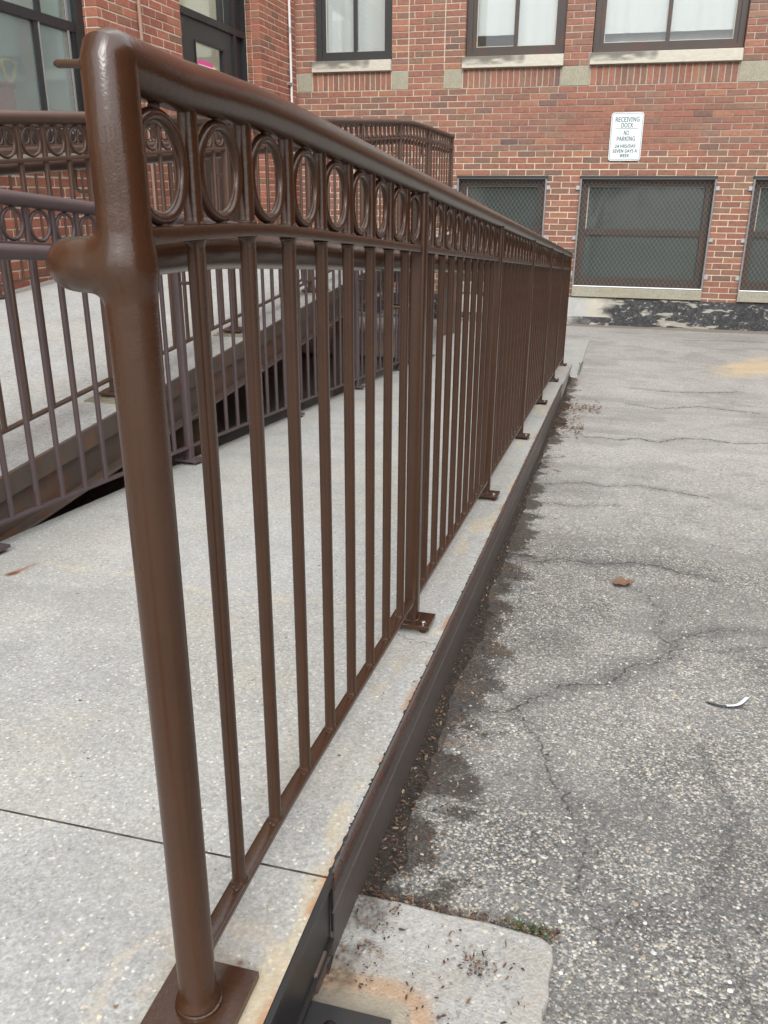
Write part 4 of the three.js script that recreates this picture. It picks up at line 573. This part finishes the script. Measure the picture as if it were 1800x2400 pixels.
// ---------------------------------------------------------------- left wing
{
  const B = thing('brick_wing', 'left brick wing with a black glazed door and a wide black framed window', 'building');
  const ZE = 4.6, YT = 8.5, wd = [-5.89, -3.1, 1.16, 3.42], dr = [-9.12, -7.27, 0.505, 3.42];
  { const s = new THREE.Shape(); const q = z => -z; s.moveTo(q(ZE), -0.9); s.lineTo(q(ZW + 0.02), -0.9); s.lineTo(q(ZW + 0.02), YT); s.lineTo(q(ZE), YT); s.lineTo(q(ZE), -0.9);
    for (let [a, b, c, d] of [wd, dr]) { a -= 0.007; b += 0.007; const h = new THREE.Path(); h.moveTo(q(b), c); h.lineTo(q(b), d); h.lineTo(q(a), d); h.lineTo(q(a), c); h.lineTo(q(b), c); s.holes.push(h); }
    const g = new THREE.ExtrudeGeometry(s, { depth: 0.3, bevelEnabled: false }); g.rotateY(Math.PI / 2); g.translate(XW - 0.3035, 0, 0);
    const map = toTex(256, 256, (i, j) => { const u = i / 256, v = j / 256, n = 0.78 + 0.44 * tfbm(u, v, 12, 5, 4); return [0.6 * n, 0.53 * n, 0.43 * n]; });
    part('mortar_wall', g, std([1, 1, 1], 0.95, { map }), B); }
  const L = []; const D = 0.1;
  const put = (za, zb, y, o = {}) => L.push({ x: XW + rr(-0.001, 0.0015), y, z: (za + zb) / 2, L: Math.abs(zb - za), ry: Math.PI / 2, t: pick(wL), D: 0.094, hid: y < 0.9, ...o });
  const Y0 = 0.505 - 12 * C + 0.01;
  for (let r = 0; r < 70; r++) {
    const y = Y0 + (r + 0.5) * C; if (y < -0.45 || y > 3.6) continue; const yy = y + rr(-0.001, 0.001);
    let iv = [[-1.2, -ZW]]; if (y > wd[2] - 0.05 && y < wd[3]) iv = subtract(iv, -wd[1], -wd[0]); if (y > dr[2] && y < dr[3]) iv = subtract(iv, -dr[1], -dr[0]);
    course(iv, r, (a, b) => put(-a, -b, yy));
    // returns of the piers, seen end on beside window and door
    if (y > wd[2] - 0.05 && y < wd[3]) { const full = r % 2; L.push({ x: XW - 0.095 - (full ? 0.035 : 0.0) - 0.03, y: yy, z: -5.89 + 0.0045, L: full ? 0.11 : 0.05, t: pick(wL), D: 0.05 }); }
    if (y > dr[2] && y < dr[3]) L.push({ x: XW - 0.128, y: yy, z: -9.12 + 0.0045, L: r % 2 ? 0.056 : 0.052, t: pick(wL), D: 0.05 });
  }
  layBricks(L, B, toneL);
  // wide window: black frame, two sashes
  { const g = sub('window', B), x = XW - 0.115, [a, b, c, d] = wd;
    const fr = (za, zb, ya, yb, w, xf, dp) => merge([bx(xf - dp, ya, za, xf, yb, za + w), bx(xf - dp, ya, zb - w, xf, yb, zb), bx(xf - dp + 0.001, ya, za + w, xf - 0.001, ya + w, zb - w), bx(xf - dp + 0.001, yb - w, za + w, xf - 0.001, yb, zb - w)]);
    part('casing', fr(a + 0.004, b - 0.004, c, d, 0.09, x, 0.1), M.frameBlack, g);
    part('meeting_rail', bx(x - 0.075, 2.02, a + 0.0945, x - 0.018, 2.085, b - 0.0945), M.frameBlack, g);
    part('sash_rail', merge([bx(x - 0.05, c + 0.0905, a + 0.0945, x - 0.02, c + 0.15, b - 0.0945), bx(x - 0.055, c + 0.1505, a + 0.0945, x - 0.025, 2.0195, a + 0.14)]), M.frameBlack, g);
    part('mullion', bx(x - 0.055, c + 0.151, -5.33, x - 0.024, 2.0195, -5.285), M.frameBlack, g); part('mullion', bx(x - 0.055, 2.0855, -5.39, x - 0.024, d - 0.0905, -5.345), M.frameBlack, g);
    part('screen_track', merge([bx(x - 0.02, c + 0.151, -5.70, x - 0.014, 2.019, -5.682), bx(x - 0.02, c + 0.151, -5.34, x - 0.014, 2.019, -5.332), bx(x - 0.02, 2.086, -5.705, x - 0.014, d - 0.091, -5.68)]), M.galv, g);
    part('pane', bx(x - 0.046, c + 0.15, a + 0.14, x - 0.043, 2.02, -5.33), M.glassDim, g); part('pane', bx(x - 0.046, c + 0.15, -5.285, x - 0.043, 2.02, b - 0.094), M.glassDim, g); part('pane', bx(x - 0.049, 2.085, a + 0.094, x - 0.046, d - 0.09, -5.39), M.glassDim, g); part('pane', bx(x - 0.049, 2.085, -5.345, x - 0.046, d - 0.09, b - 0.094), M.glassDim, g);
    part('pale_sheet', bx(x - 0.16, 2.04, a + 0.05, x - 0.15, d, b), std([0.8, 0.74, 0.6], 0.95), g);  // pale sheet added so the upper panes read bright, like reflected sky
    part('interior', merge([bx(x - 0.62, 0.7, a - 0.3, x - 0.6, d + 0.2, b + 0.2), bx(x - 0.6, 0.9, a - 0.3, x - 0.2, 0.92, b), bx(x - 0.6, 0.9, a - 0.3, x - 0.2, d, a - 0.28)]), std([0.55, 0.58, 0.55], 0.9), g);
    part('sill', cbox(0.16, 0.07, b - a, 0.004).translate(x + 0.085, c - 0.038, (a + b) / 2), M.stone, g);
  }
  // entrance door with transom and side panel
  { const g = sub('door', B), x = XW - 0.165, [a, b, c, d] = dr, K = M.frameBlack;
    part('frame', merge([bx(x - 0.1, c, a, x, d, a + 0.05), bx(x - 0.1, c, b - 0.06, x, d, b), bx(x - 0.1, 2.47, a + 0.05, x - 0.001, 2.535, b - 0.06), bx(x - 0.1, c, -8.86, x - 0.002, d, -8.80), bx(x - 0.1, d - 0.06, a + 0.05, x - 0.001, d, b - 0.06)]), K, g);
    const z0 = -8.8, z1 = -7.33, ga = -8.56, gb = -7.9; // leaf with a glazed light
    part('leaf', merge([bx(x - 0.07, c + 0.01, z0, x - 0.025, 2.47, ga), bx(x - 0.07, c + 0.01, gb, x - 0.025, 2.47, z1), bx(x - 0.07, c + 0.01, ga, x - 0.0255, 1.5, gb), bx(x - 0.07, 2.295, ga, x - 0.0255, 2.47, gb)]), std([0.03, 0.032, 0.032], 0.42), g, 'black door leaf');
    part('glazing_bead', merge([bx(x - 0.03, 1.5, ga, x - 0.016, 2.295, ga + 0.018), bx(x - 0.03, 1.5, gb - 0.018, x - 0.016, 2.295, gb), bx(x - 0.03, 2.277, ga + 0.018, x - 0.0165, 2.295, gb - 0.018)]), K, g);
    part('pane', bx(x - 0.05, 1.5, ga, x - 0.047, 2.295, gb), M.glass, g); part('pane', bx(x - 0.05, 2.535, -8.8, x - 0.047, d - 0.06, -7.33), M.glass, g);
    part('transom_bar', merge([bx(x - 0.06, 2.535, -8.58, x - 0.01, d - 0.06, -8.52), bx(x - 0.06, 2.535, -8.72, x - 0.01, d - 0.06, -8.7)]), K, g);
    part('side_panel', merge([bx(x - 0.08, c, -9.07, x - 0.05, 2.47, -8.86), bx(x - 0.08, 2.535, -9.07, x - 0.05, d - 0.06, -8.86), bx(x - 0.05, c, -8.97, x - 0.04, d - 0.06, -8.955)]), std([0.028, 0.025, 0.024], 0.5), g);
    part('hinge', bx(x - 0.026, 0.8, -8.815, x - 0.006, 2.45, -8.79), K, g);
    part('interior', merge([bx(x - 1.3, c - 0.02, -9.4, x - 1.28, d, -7.0), bx(x - 1.28, c - 0.02, -9.2, x - 0.12, c, -7.2), bx(x - 1.28, c, -9.22, x - 0.1, d, -9.2), bx(x - 1.28, c, -7.1, x - 0.12, d, -7.08)]), std([0.5, 0.47, 0.36], 0.9), g);
    part('inner_rail', bx(x - 0.4, 2.14, -8.7, x - 0.37, 2.19, -7.5), std([0.28, 0.22, 0.13], 0.8), g);
  }
}
{ // paper notice on the door glass
  const c = document.createElement('canvas'); c.width = 128; c.height = 64; const x = c.getContext('2d'); x.fillStyle = '#f4eef2'; x.fillRect(0, 0, 128, 64); x.fillStyle = '#e0539a'; x.fillRect(0, 0, 128, 13);
  const t = new THREE.CanvasTexture(c); t.colorSpace = THREE.SRGBColorSpace; const g = new THREE.PlaneGeometry(0.34, 0.2).rotateY(Math.PI / 2);
  const m = new THREE.Mesh(g, std([1, 1, 1], 0.8, { map: t })); m.name = 'paper_notice'; m.position.set(XW - 0.205, 2.035, -8.16); scene.add(m); tag(m, 'white and pink paper notice behind the door glass', 'notice');
  const s = new THREE.Mesh(new THREE.CircleGeometry(0.06, 7).rotateY(Math.PI / 2), std([0.75, 0.72, 0.25], 0.8)); s.name = 'paper_sticker'; s.position.set(XW - 0.2045, 2.05, -8.35); scene.add(s); tag(s, 'small yellow sticker beside the pink notice on the door', 'sticker');
}
{ // shovel and red bin behind the wide window
  const x = XW - 0.33, g = thing('shovel', 'yellow D-handled shovel standing behind the left window', 'shovel'), y = 1.72, z = -5.21;
  const my = std([0.62, 0.4, 0.07], 0.6);
  const P = [[x, y - 0.17, z], [x, y - 0.1, z - 0.008], [x, y - 0.04, z - 0.05], [x, y + 0.03, z - 0.068], [x, y + 0.04, z - 0.05], [x, y + 0.04, z + 0.05], [x, y + 0.03, z + 0.068], [x, y - 0.04, z + 0.05], [x, y - 0.1, z + 0.008], [x, y - 0.17, z + 0.001]];
  part('grip', sweep(new THREE.CatmullRomCurve3(P.map(p => new THREE.Vector3(...p))).getPoints(50), circ(0.014, 8), [1, 0, 0]), my, g);
  part('shaft', sweep([[x, y - 0.16, z], [x, 0.95, z + 0.02]], circ(0.016, 10), [1, 0, 0]), std([0.1, 0.1, 0.1], 0.6), g);
  const b = thing('red_bin', 'red plastic bin behind the window at the left picture edge', 'bin');
  part('body', new THREE.CylinderGeometry(0.17, 0.14, 0.62, 24).translate(x - 0.02, 1.28, -4.98), std([0.4, 0.05, 0.05], 0.5), b); part('rim', new THREE.TorusGeometry(0.172, 0.014, 8, 28).rotateX(Math.PI / 2).translate(x - 0.02, 1.58, -4.98), std([0.36, 0.045, 0.045], 0.5), b);
}
{ // pipes on the wing
  const p = thing('white_conduit', 'thin white conduit running down the inner corner of the brick walls', 'pipe'); const x = XW + 0.03, z = -9.98;
  part('pipe', sweep([[x, -0.3, z], [x, 5, z]], circ(0.014, 12), [1, 0, 0]), M.white, p); for (const y of [2.12, 3.2, 1.0]) part('clamp', merge([cbox(0.05, 0.03, 0.07, 0.004).translate(x - 0.012, y, z + 0.02), blob(0.016, 1, 0.8, 1.4, x, y + 0.01, z + 0.05)]), M.galv, p);
  part('coupling', sweep([[x, 2.66, z], [x, 2.72, z]], circ(0.018, 12), [1, 0, 0]), M.galv, p);
  const q = thing('brown_conduit', 'brown painted conduit on the brick pier left of the door', 'pipe'); part('pipe', sweep([[XW + 0.022, 0.5, -6.5], [XW + 0.022, 5, -6.5]], circ(0.016, 12), [1, 0, 0]), M.conduit, q); for (const y of [1.2, 2.75]) part('strap', cbox(0.02, 0.025, 0.07, 0.003).translate(XW + 0.01, y, -6.5), M.conduit, q);
}

// ---------------------------------------------------------------- debris, leaves, weeds
{
  const soil = new THREE.BufferGeometry(), pos = [], uv = [], idx = [], n = 260, m = 6;
  for (let i = 0; i <= n; i++) { const z = lerp(-0.2, -7.0, i / n), w = 0.014 + 0.07 * Math.pow(fbm(z * 6.2, 2, 9, 5), 1.5) * (z > -1.6 ? 1.1 : z < -4.4 && z > -6 ? 2.1 : 0.5), hh = 0.006 + 0.02 * fbm(z * 5, 7, 3, 3); for (let k = 0; k <= m; k++) { const t = k / m, x = 0.083 + w * t * (1 + 0.25 * (vn(z * 60, k, 4) - 0.5)); pos.push(x, und(x, z) - 0.001 + hh * Math.pow(1 - t, 1.4) + 0.004 * (vn(z * 90, x * 90, 5) - 0.5) * (1 - t), z); uv.push(x, z); } }
  for (let i = 0; i < n; i++) for (let k = 0; k < m; k++) { const a = i * (m + 1) + k; idx.push(a, a + 1, a + m + 1, a + 1, a + m + 2, a + m + 1); }
  soil.setAttribute('position', new THREE.Float32BufferAttribute(pos, 3)); soil.setAttribute('uv', new THREE.Float32BufferAttribute(uv, 2)); soil.setIndex(idx); soil.computeVertexNormals();
  const s = new THREE.Mesh(soil, M.soil); s.name = 'soil'; scene.add(s); tag(s, 'dark soil and rotted leaf dirt gathered along the foot of the steel curb', 'soil', null, 'stuff');
  // flakes of leaf, rust and bark
  const fl = new THREE.BufferGeometry(); fl.setAttribute('position', new THREE.Float32BufferAttribute([-0.5, 0, -0.3, 0.1, 0.12, -0.42, 0.5, 0.02, 0.1, -0.5, 0, -0.3, 0.5, 0.02, 0.1, 0.05, 0.1, 0.4, -0.5, 0, -0.3, 0.05, 0.1, 0.4, -0.45, 0.05, 0.25], 3)); fl.computeVertexNormals();
  const inst = new THREE.InstancedMesh(fl, std([1, 1, 1], 0.8, { side: THREE.DoubleSide }), 8200); inst.name = 'leaf_litter'; const o = new THREE.Object3D(), col = new THREE.Color();
  const pal = [[0.06, 0.035, 0.022], [0.035, 0.022, 0.016], [0.11, 0.05, 0.026], [0.13, 0.07, 0.035], [0.15, 0.1, 0.06], [0.05, 0.03, 0.03], [0.085, 0.03, 0.02], [0.045, 0.032, 0.024], [0.22, 0.17, 0.11]];
  for (let i = 0; i < 8200; i++) { let x, z, sz = 0.0014 + 0.0055 * Math.pow(rnd(), 4), y; const t = rnd();
    if (t < 0.62) { z = -0.28 - 6.5 * Math.pow(rnd(), 1.5); x = 0.088 + 0.10 * Math.pow(rnd(), 1.6); y = und(x, z) + 0.012 * clamp(1 - (x - 0.085) / 0.07); }
    else if (t < 0.72) { z = -0.36 - 0.03 * rnd(); x = rr(0.1, 0.4); y = und(x, z) + 0.004; }
    else if (t < 0.8) { z = rr(-0.34, -0.12); const cl = rnd(); if (cl < 0.35) { x = 0.09 + 0.07 * rnd(); z = rr(-0.36, -0.19); } else if (cl < 0.6) { x = 0.29 + 0.03 * (rnd() + rnd() - 1); z = -0.27 + 0.03 * (rnd() + rnd() - 1); } else { x = 0.11 + 0.25 * rnd(); if (x < 0.2 && z > -0.18) x += 0.1; } sz *= 0.8; y = -0.145 + 0.0165 + 0.076 * z + 0.0015; }
    else if (t < 0.93) { const k = rnd() < 0.5; z = (k ? -5.5 : -4.75) + rr(-0.55, 0.45) * rnd(); x = 0.09 + (k ? 0.3 : 0.2) * Math.pow(rnd(), 1.3); y = und(x, z) + 0.006; sz *= 2.2; }
    else { z = -0.3 - 3 * Math.pow(rnd(), 1.3); x = 0.1 + 0.7 * Math.pow(rnd(), 1.8); y = und(x, z) + 0.002; sz *= 0.8; }
    o.position.set(x, y + 0.0012, z); o.rotation.set(rr(-0.5, 0.5), rnd() * 6.28, rr(-0.5, 0.5)); o.scale.set(sz * rr(1, 2.6), sz * rr(0.8, 2.5), sz * rr(0.6, 1.3)); o.updateMatrix(); inst.setMatrixAt(i, o.matrix); const c = pal[z < -4 && t > 0.76 && t < 0.93 ? 2 + Math.floor(rnd() * 3) : Math.floor(rnd() * pal.length)]; col.setRGB(...c); inst.setColorAt(i, col); }
  scene.add(inst); tag(inst, 'scattered brown leaf crumbs and rust flakes beside the curb and on the pad', 'leaf litter', null, 'stuff');
  // loose and half sunk pebbles of the worn asphalt
  const pg = new THREE.IcosahedronGeometry(1, 0), pb = new THREE.InstancedMesh(pg, std([1, 1, 1], 0.75), 9000); pb.name = 'gravel';
  for (let i = 0; i < 9000; i++) { const z = 0.35 - 3.4 * Math.pow(rnd(), 1.2), x = 0.15 + 1.1 * rnd(); const r = 0.001 + 0.0034 * Math.pow(rnd(), 3.4); o.position.set(x, und(x, z) + r * 0.12, z); const onPad = x < 0.392 && z > -0.366; if (onPad) o.position.y -= 0.05; o.rotation.set(rnd() * 6, rnd() * 6, rnd() * 6); o.scale.set(r * rr(0.8, 1.3), r * rr(0.35, 0.6), r * rr(0.8, 1.3)); o.rotation.set(rr(-0.3, 0.3), rnd() * 6, rr(-0.3, 0.3)); o.updateMatrix(); pb.setMatrixAt(i, o.matrix); const c = stoneCols[Math.floor(rnd() * stoneCols.length)].map(v => v * 0.92); col.setRGB(...c); pb.setColorAt(i, col); }
  scene.add(pb); tag(pb, 'pale pebbles standing out of the worn asphalt in front of the curb', 'gravel', null, 'stuff');
}
{ // single things lying about
  const leaf = new THREE.PlaneGeometry(0.085, 0.07, 14, 10); leaf.rotateX(-Math.PI / 2); const p = leaf.attributes.position; for (let i = 0; i < p.count; i++) { let x = p.getX(i) / 0.0425, z = p.getZ(i) / 0.035; const w = Math.pow(Math.max(0, 1 - x * x), 0.55) * (0.85 + 0.12 * Math.sin(x * 9)); z *= w; p.setXYZ(i, x * 0.034, 0.004 + 0.018 * z * z + 0.009 * x * x + 0.003 * Math.sin(z * 7 + x * 3), z * 0.029); } leaf.computeVertexNormals();
  const lm = new THREE.Mesh(leaf, std([0.2, 0.12, 0.075], 0.75, { side: THREE.DoubleSide, map: rpt(worn, 1) })); lm.name = 'dead_leaf'; lm.position.set(0.505, und(0.505, -1.95), -1.95); lm.rotation.y = 0.5; scene.add(lm); tag(lm, 'single curled brown leaf lying on the open asphalt', 'leaf');
  const P = [[0, 0, 0], [0.022, 0.001, 0.012], [0.045, 0.002, 0.015], [0.07, 0.004, 0.008], [0.092, 0.012, -0.012]].map(v => new THREE.Vector3(...v)), cp = new THREE.CatmullRomCurve3(P).getPoints(20);
  const sc = thing('plastic_scrap', 'curved black and white plastic scrap on the asphalt at right', 'scrap'); sc.position.set(0.692, und(0.74, -1.22) + 0.003, -1.215); sc.rotation.y = 0.1;
  part('strip', sweep(cp, rsq(0.013, 0.0022, 0.0008, 1), [0, 0.3, 1], cp.map((_, i) => 0.35 + 0.65 * Math.sin(Math.min(1, (i + 2) / 8) * 1.57))), std([0.02, 0.022, 0.03], 0.35), sc); part('white_face', sweep(cp.slice(9).map(v => v.clone().add(new THREE.Vector3(0, 0.0022, -0.001))), rsq(0.011, 0.0012, 0.0004, 1), [0, 0.3, 1]), std([0.66, 0.72, 0.75], 0.4), sc);
  const blades = (n, R, hmin, hmax, fx, fz) => { const pos = [], col = []; for (let i = 0; i < n; i++) { const a = rnd() * 6.28, h = rr(hmin, hmax), w = rr(0.0012, 0.003), b = rr(0.2, 1) * h, x0 = rr(-1, 1) * R * fx, z0 = rr(-1, 1) * R * fz, ca = Math.cos(a), sa = Math.sin(a), t = rr(0.7, 1.3); let prev = null; for (let k = 0; k <= 4; k++) { const s = k / 4, hh = h * s * (1 - 0.25 * s), of = b * s * s, ww = w * (1 - s * 0.9); const q = [[x0 + ca * of - sa * ww, hh, z0 + sa * of + ca * ww], [x0 + ca * of + sa * ww, hh, z0 + sa * of - ca * ww]]; if (prev) for (const v of [prev[0], prev[1], q[1], prev[0], q[1], q[0]]) { pos.push(...v); col.push(0.042 * t, 0.075 * t, 0.022 * t); } prev = q; } } const g = new THREE.BufferGeometry(); g.setAttribute('position', new THREE.Float32BufferAttribute(pos, 3)); g.setAttribute('color', new THREE.Float32BufferAttribute(col, 3)); g.computeVertexNormals(); return g; };
  const gm = std([1, 1, 1], 0.7, { side: THREE.DoubleSide, vertexColors: true });
  const wd = (name, label, x, z, ...a) => { const m = new THREE.Mesh(blades(...a), gm); m.name = numbered(name); m.position.set(x, und(x, z) - 0.002, z); scene.add(m); tag(m, label, 'weed'); };
  wd('weed', 'small bright green weed at the corner of the concrete pad', 0.352, -0.372, 70, 0.02, 0.008, 0.026, 1.5, 0.8);
  wd('weed', 'low green weeds in the joint beside the slab at the foot of the ramp', 0.165, -7.35, 110, 0.3, 0.012, 0.045, 0.05, 1);
}

// ---------------------------------------------------------------- what closes the yard outside the picture
{ const g = thing('side_building', 'brick building closing the yard beyond the right edge', 'building'); const br = std([0.22, 0.085, 0.065], 0.9, { map: rpt(brickMap, 0.7) });
  part('wall', bx(5.2, -0.9, -10.2, 6.2, 5.6, 3.2), br, g);
  for (const z of [-8, -5.2, -2.4, 0.4]) for (const y of [1.2]) { const w = sub('window', g); part('frame', bx(5.15, y, z - 0.65, 5.199, y + 1.9, z + 0.65), M.frameBrown, w); part('pane', bx(5.14, y + 0.08, z - 0.57, 5.149, y + 1.82, z + 0.57), M.glassDark, w); part('sill', bx(5.1, y - 0.12, z - 0.72, 5.2, y - 0.001, z + 0.72), M.stone, w); }
  for (let i = 0; i < 5; i++) { const t = thing('distant_tree', 'broad green tree far behind the viewer, number ' + ['one', 'two', 'three', 'four', 'five'][i] + ' along the street', 'tree'), x = -13 + i * 6.5 + rr(-1, 1), z = 27 + rr(-2, 3), y0 = -0.2, pos = [], col = []; part('trunk', sweep([[x, y0, z], [x + 0.1, y0 + 0.9, z], [x, y0 + 1.8, z]], circ(0.16, 8), [1, 0, 0], [1.2, 0.9, 0.7]), M.dirt, t);
    for (let k = 0; k < 900; k++) { const a = rnd() * 6.28, u = rr(-1, 1), r = Math.pow(rnd(), 0.4), q = Math.sqrt(1 - u * u), lump = 1 + 0.2 * Math.sin(3 * a + i) + 0.15 * Math.sin(5 * u * 3); const cx = x + 3.1 * r * q * Math.cos(a) * lump, cy = y0 + 1.9 + 1.35 * r * u * lump, cz = z + 1.8 * r * q * Math.sin(a), s = rr(0.12, 0.3); const e = () => [cx + rr(-s, s), cy + rr(-s, s), cz + rr(-s, s)]; pos.push(...e(), ...e(), ...e()); const m = rr(0.6, 1.3); for (let h = 0; h < 3; h++) col.push(0.05 * m, 0.085 * m, 0.03 * m); }
    const b = new THREE.BufferGeometry(); b.setAttribute('position', new THREE.Float32BufferAttribute(pos, 3)); b.setAttribute('color', new THREE.Float32BufferAttribute(col, 3)); b.computeVertexNormals(); part('crown', b, std([1, 1, 1], 0.9, { vertexColors: true, side: THREE.DoubleSide }), t); } }

scene.traverse(o => { if (o.isMesh) { o.castShadow = true; o.receiveShadow = true; } });
renderer.render(scene, camera);
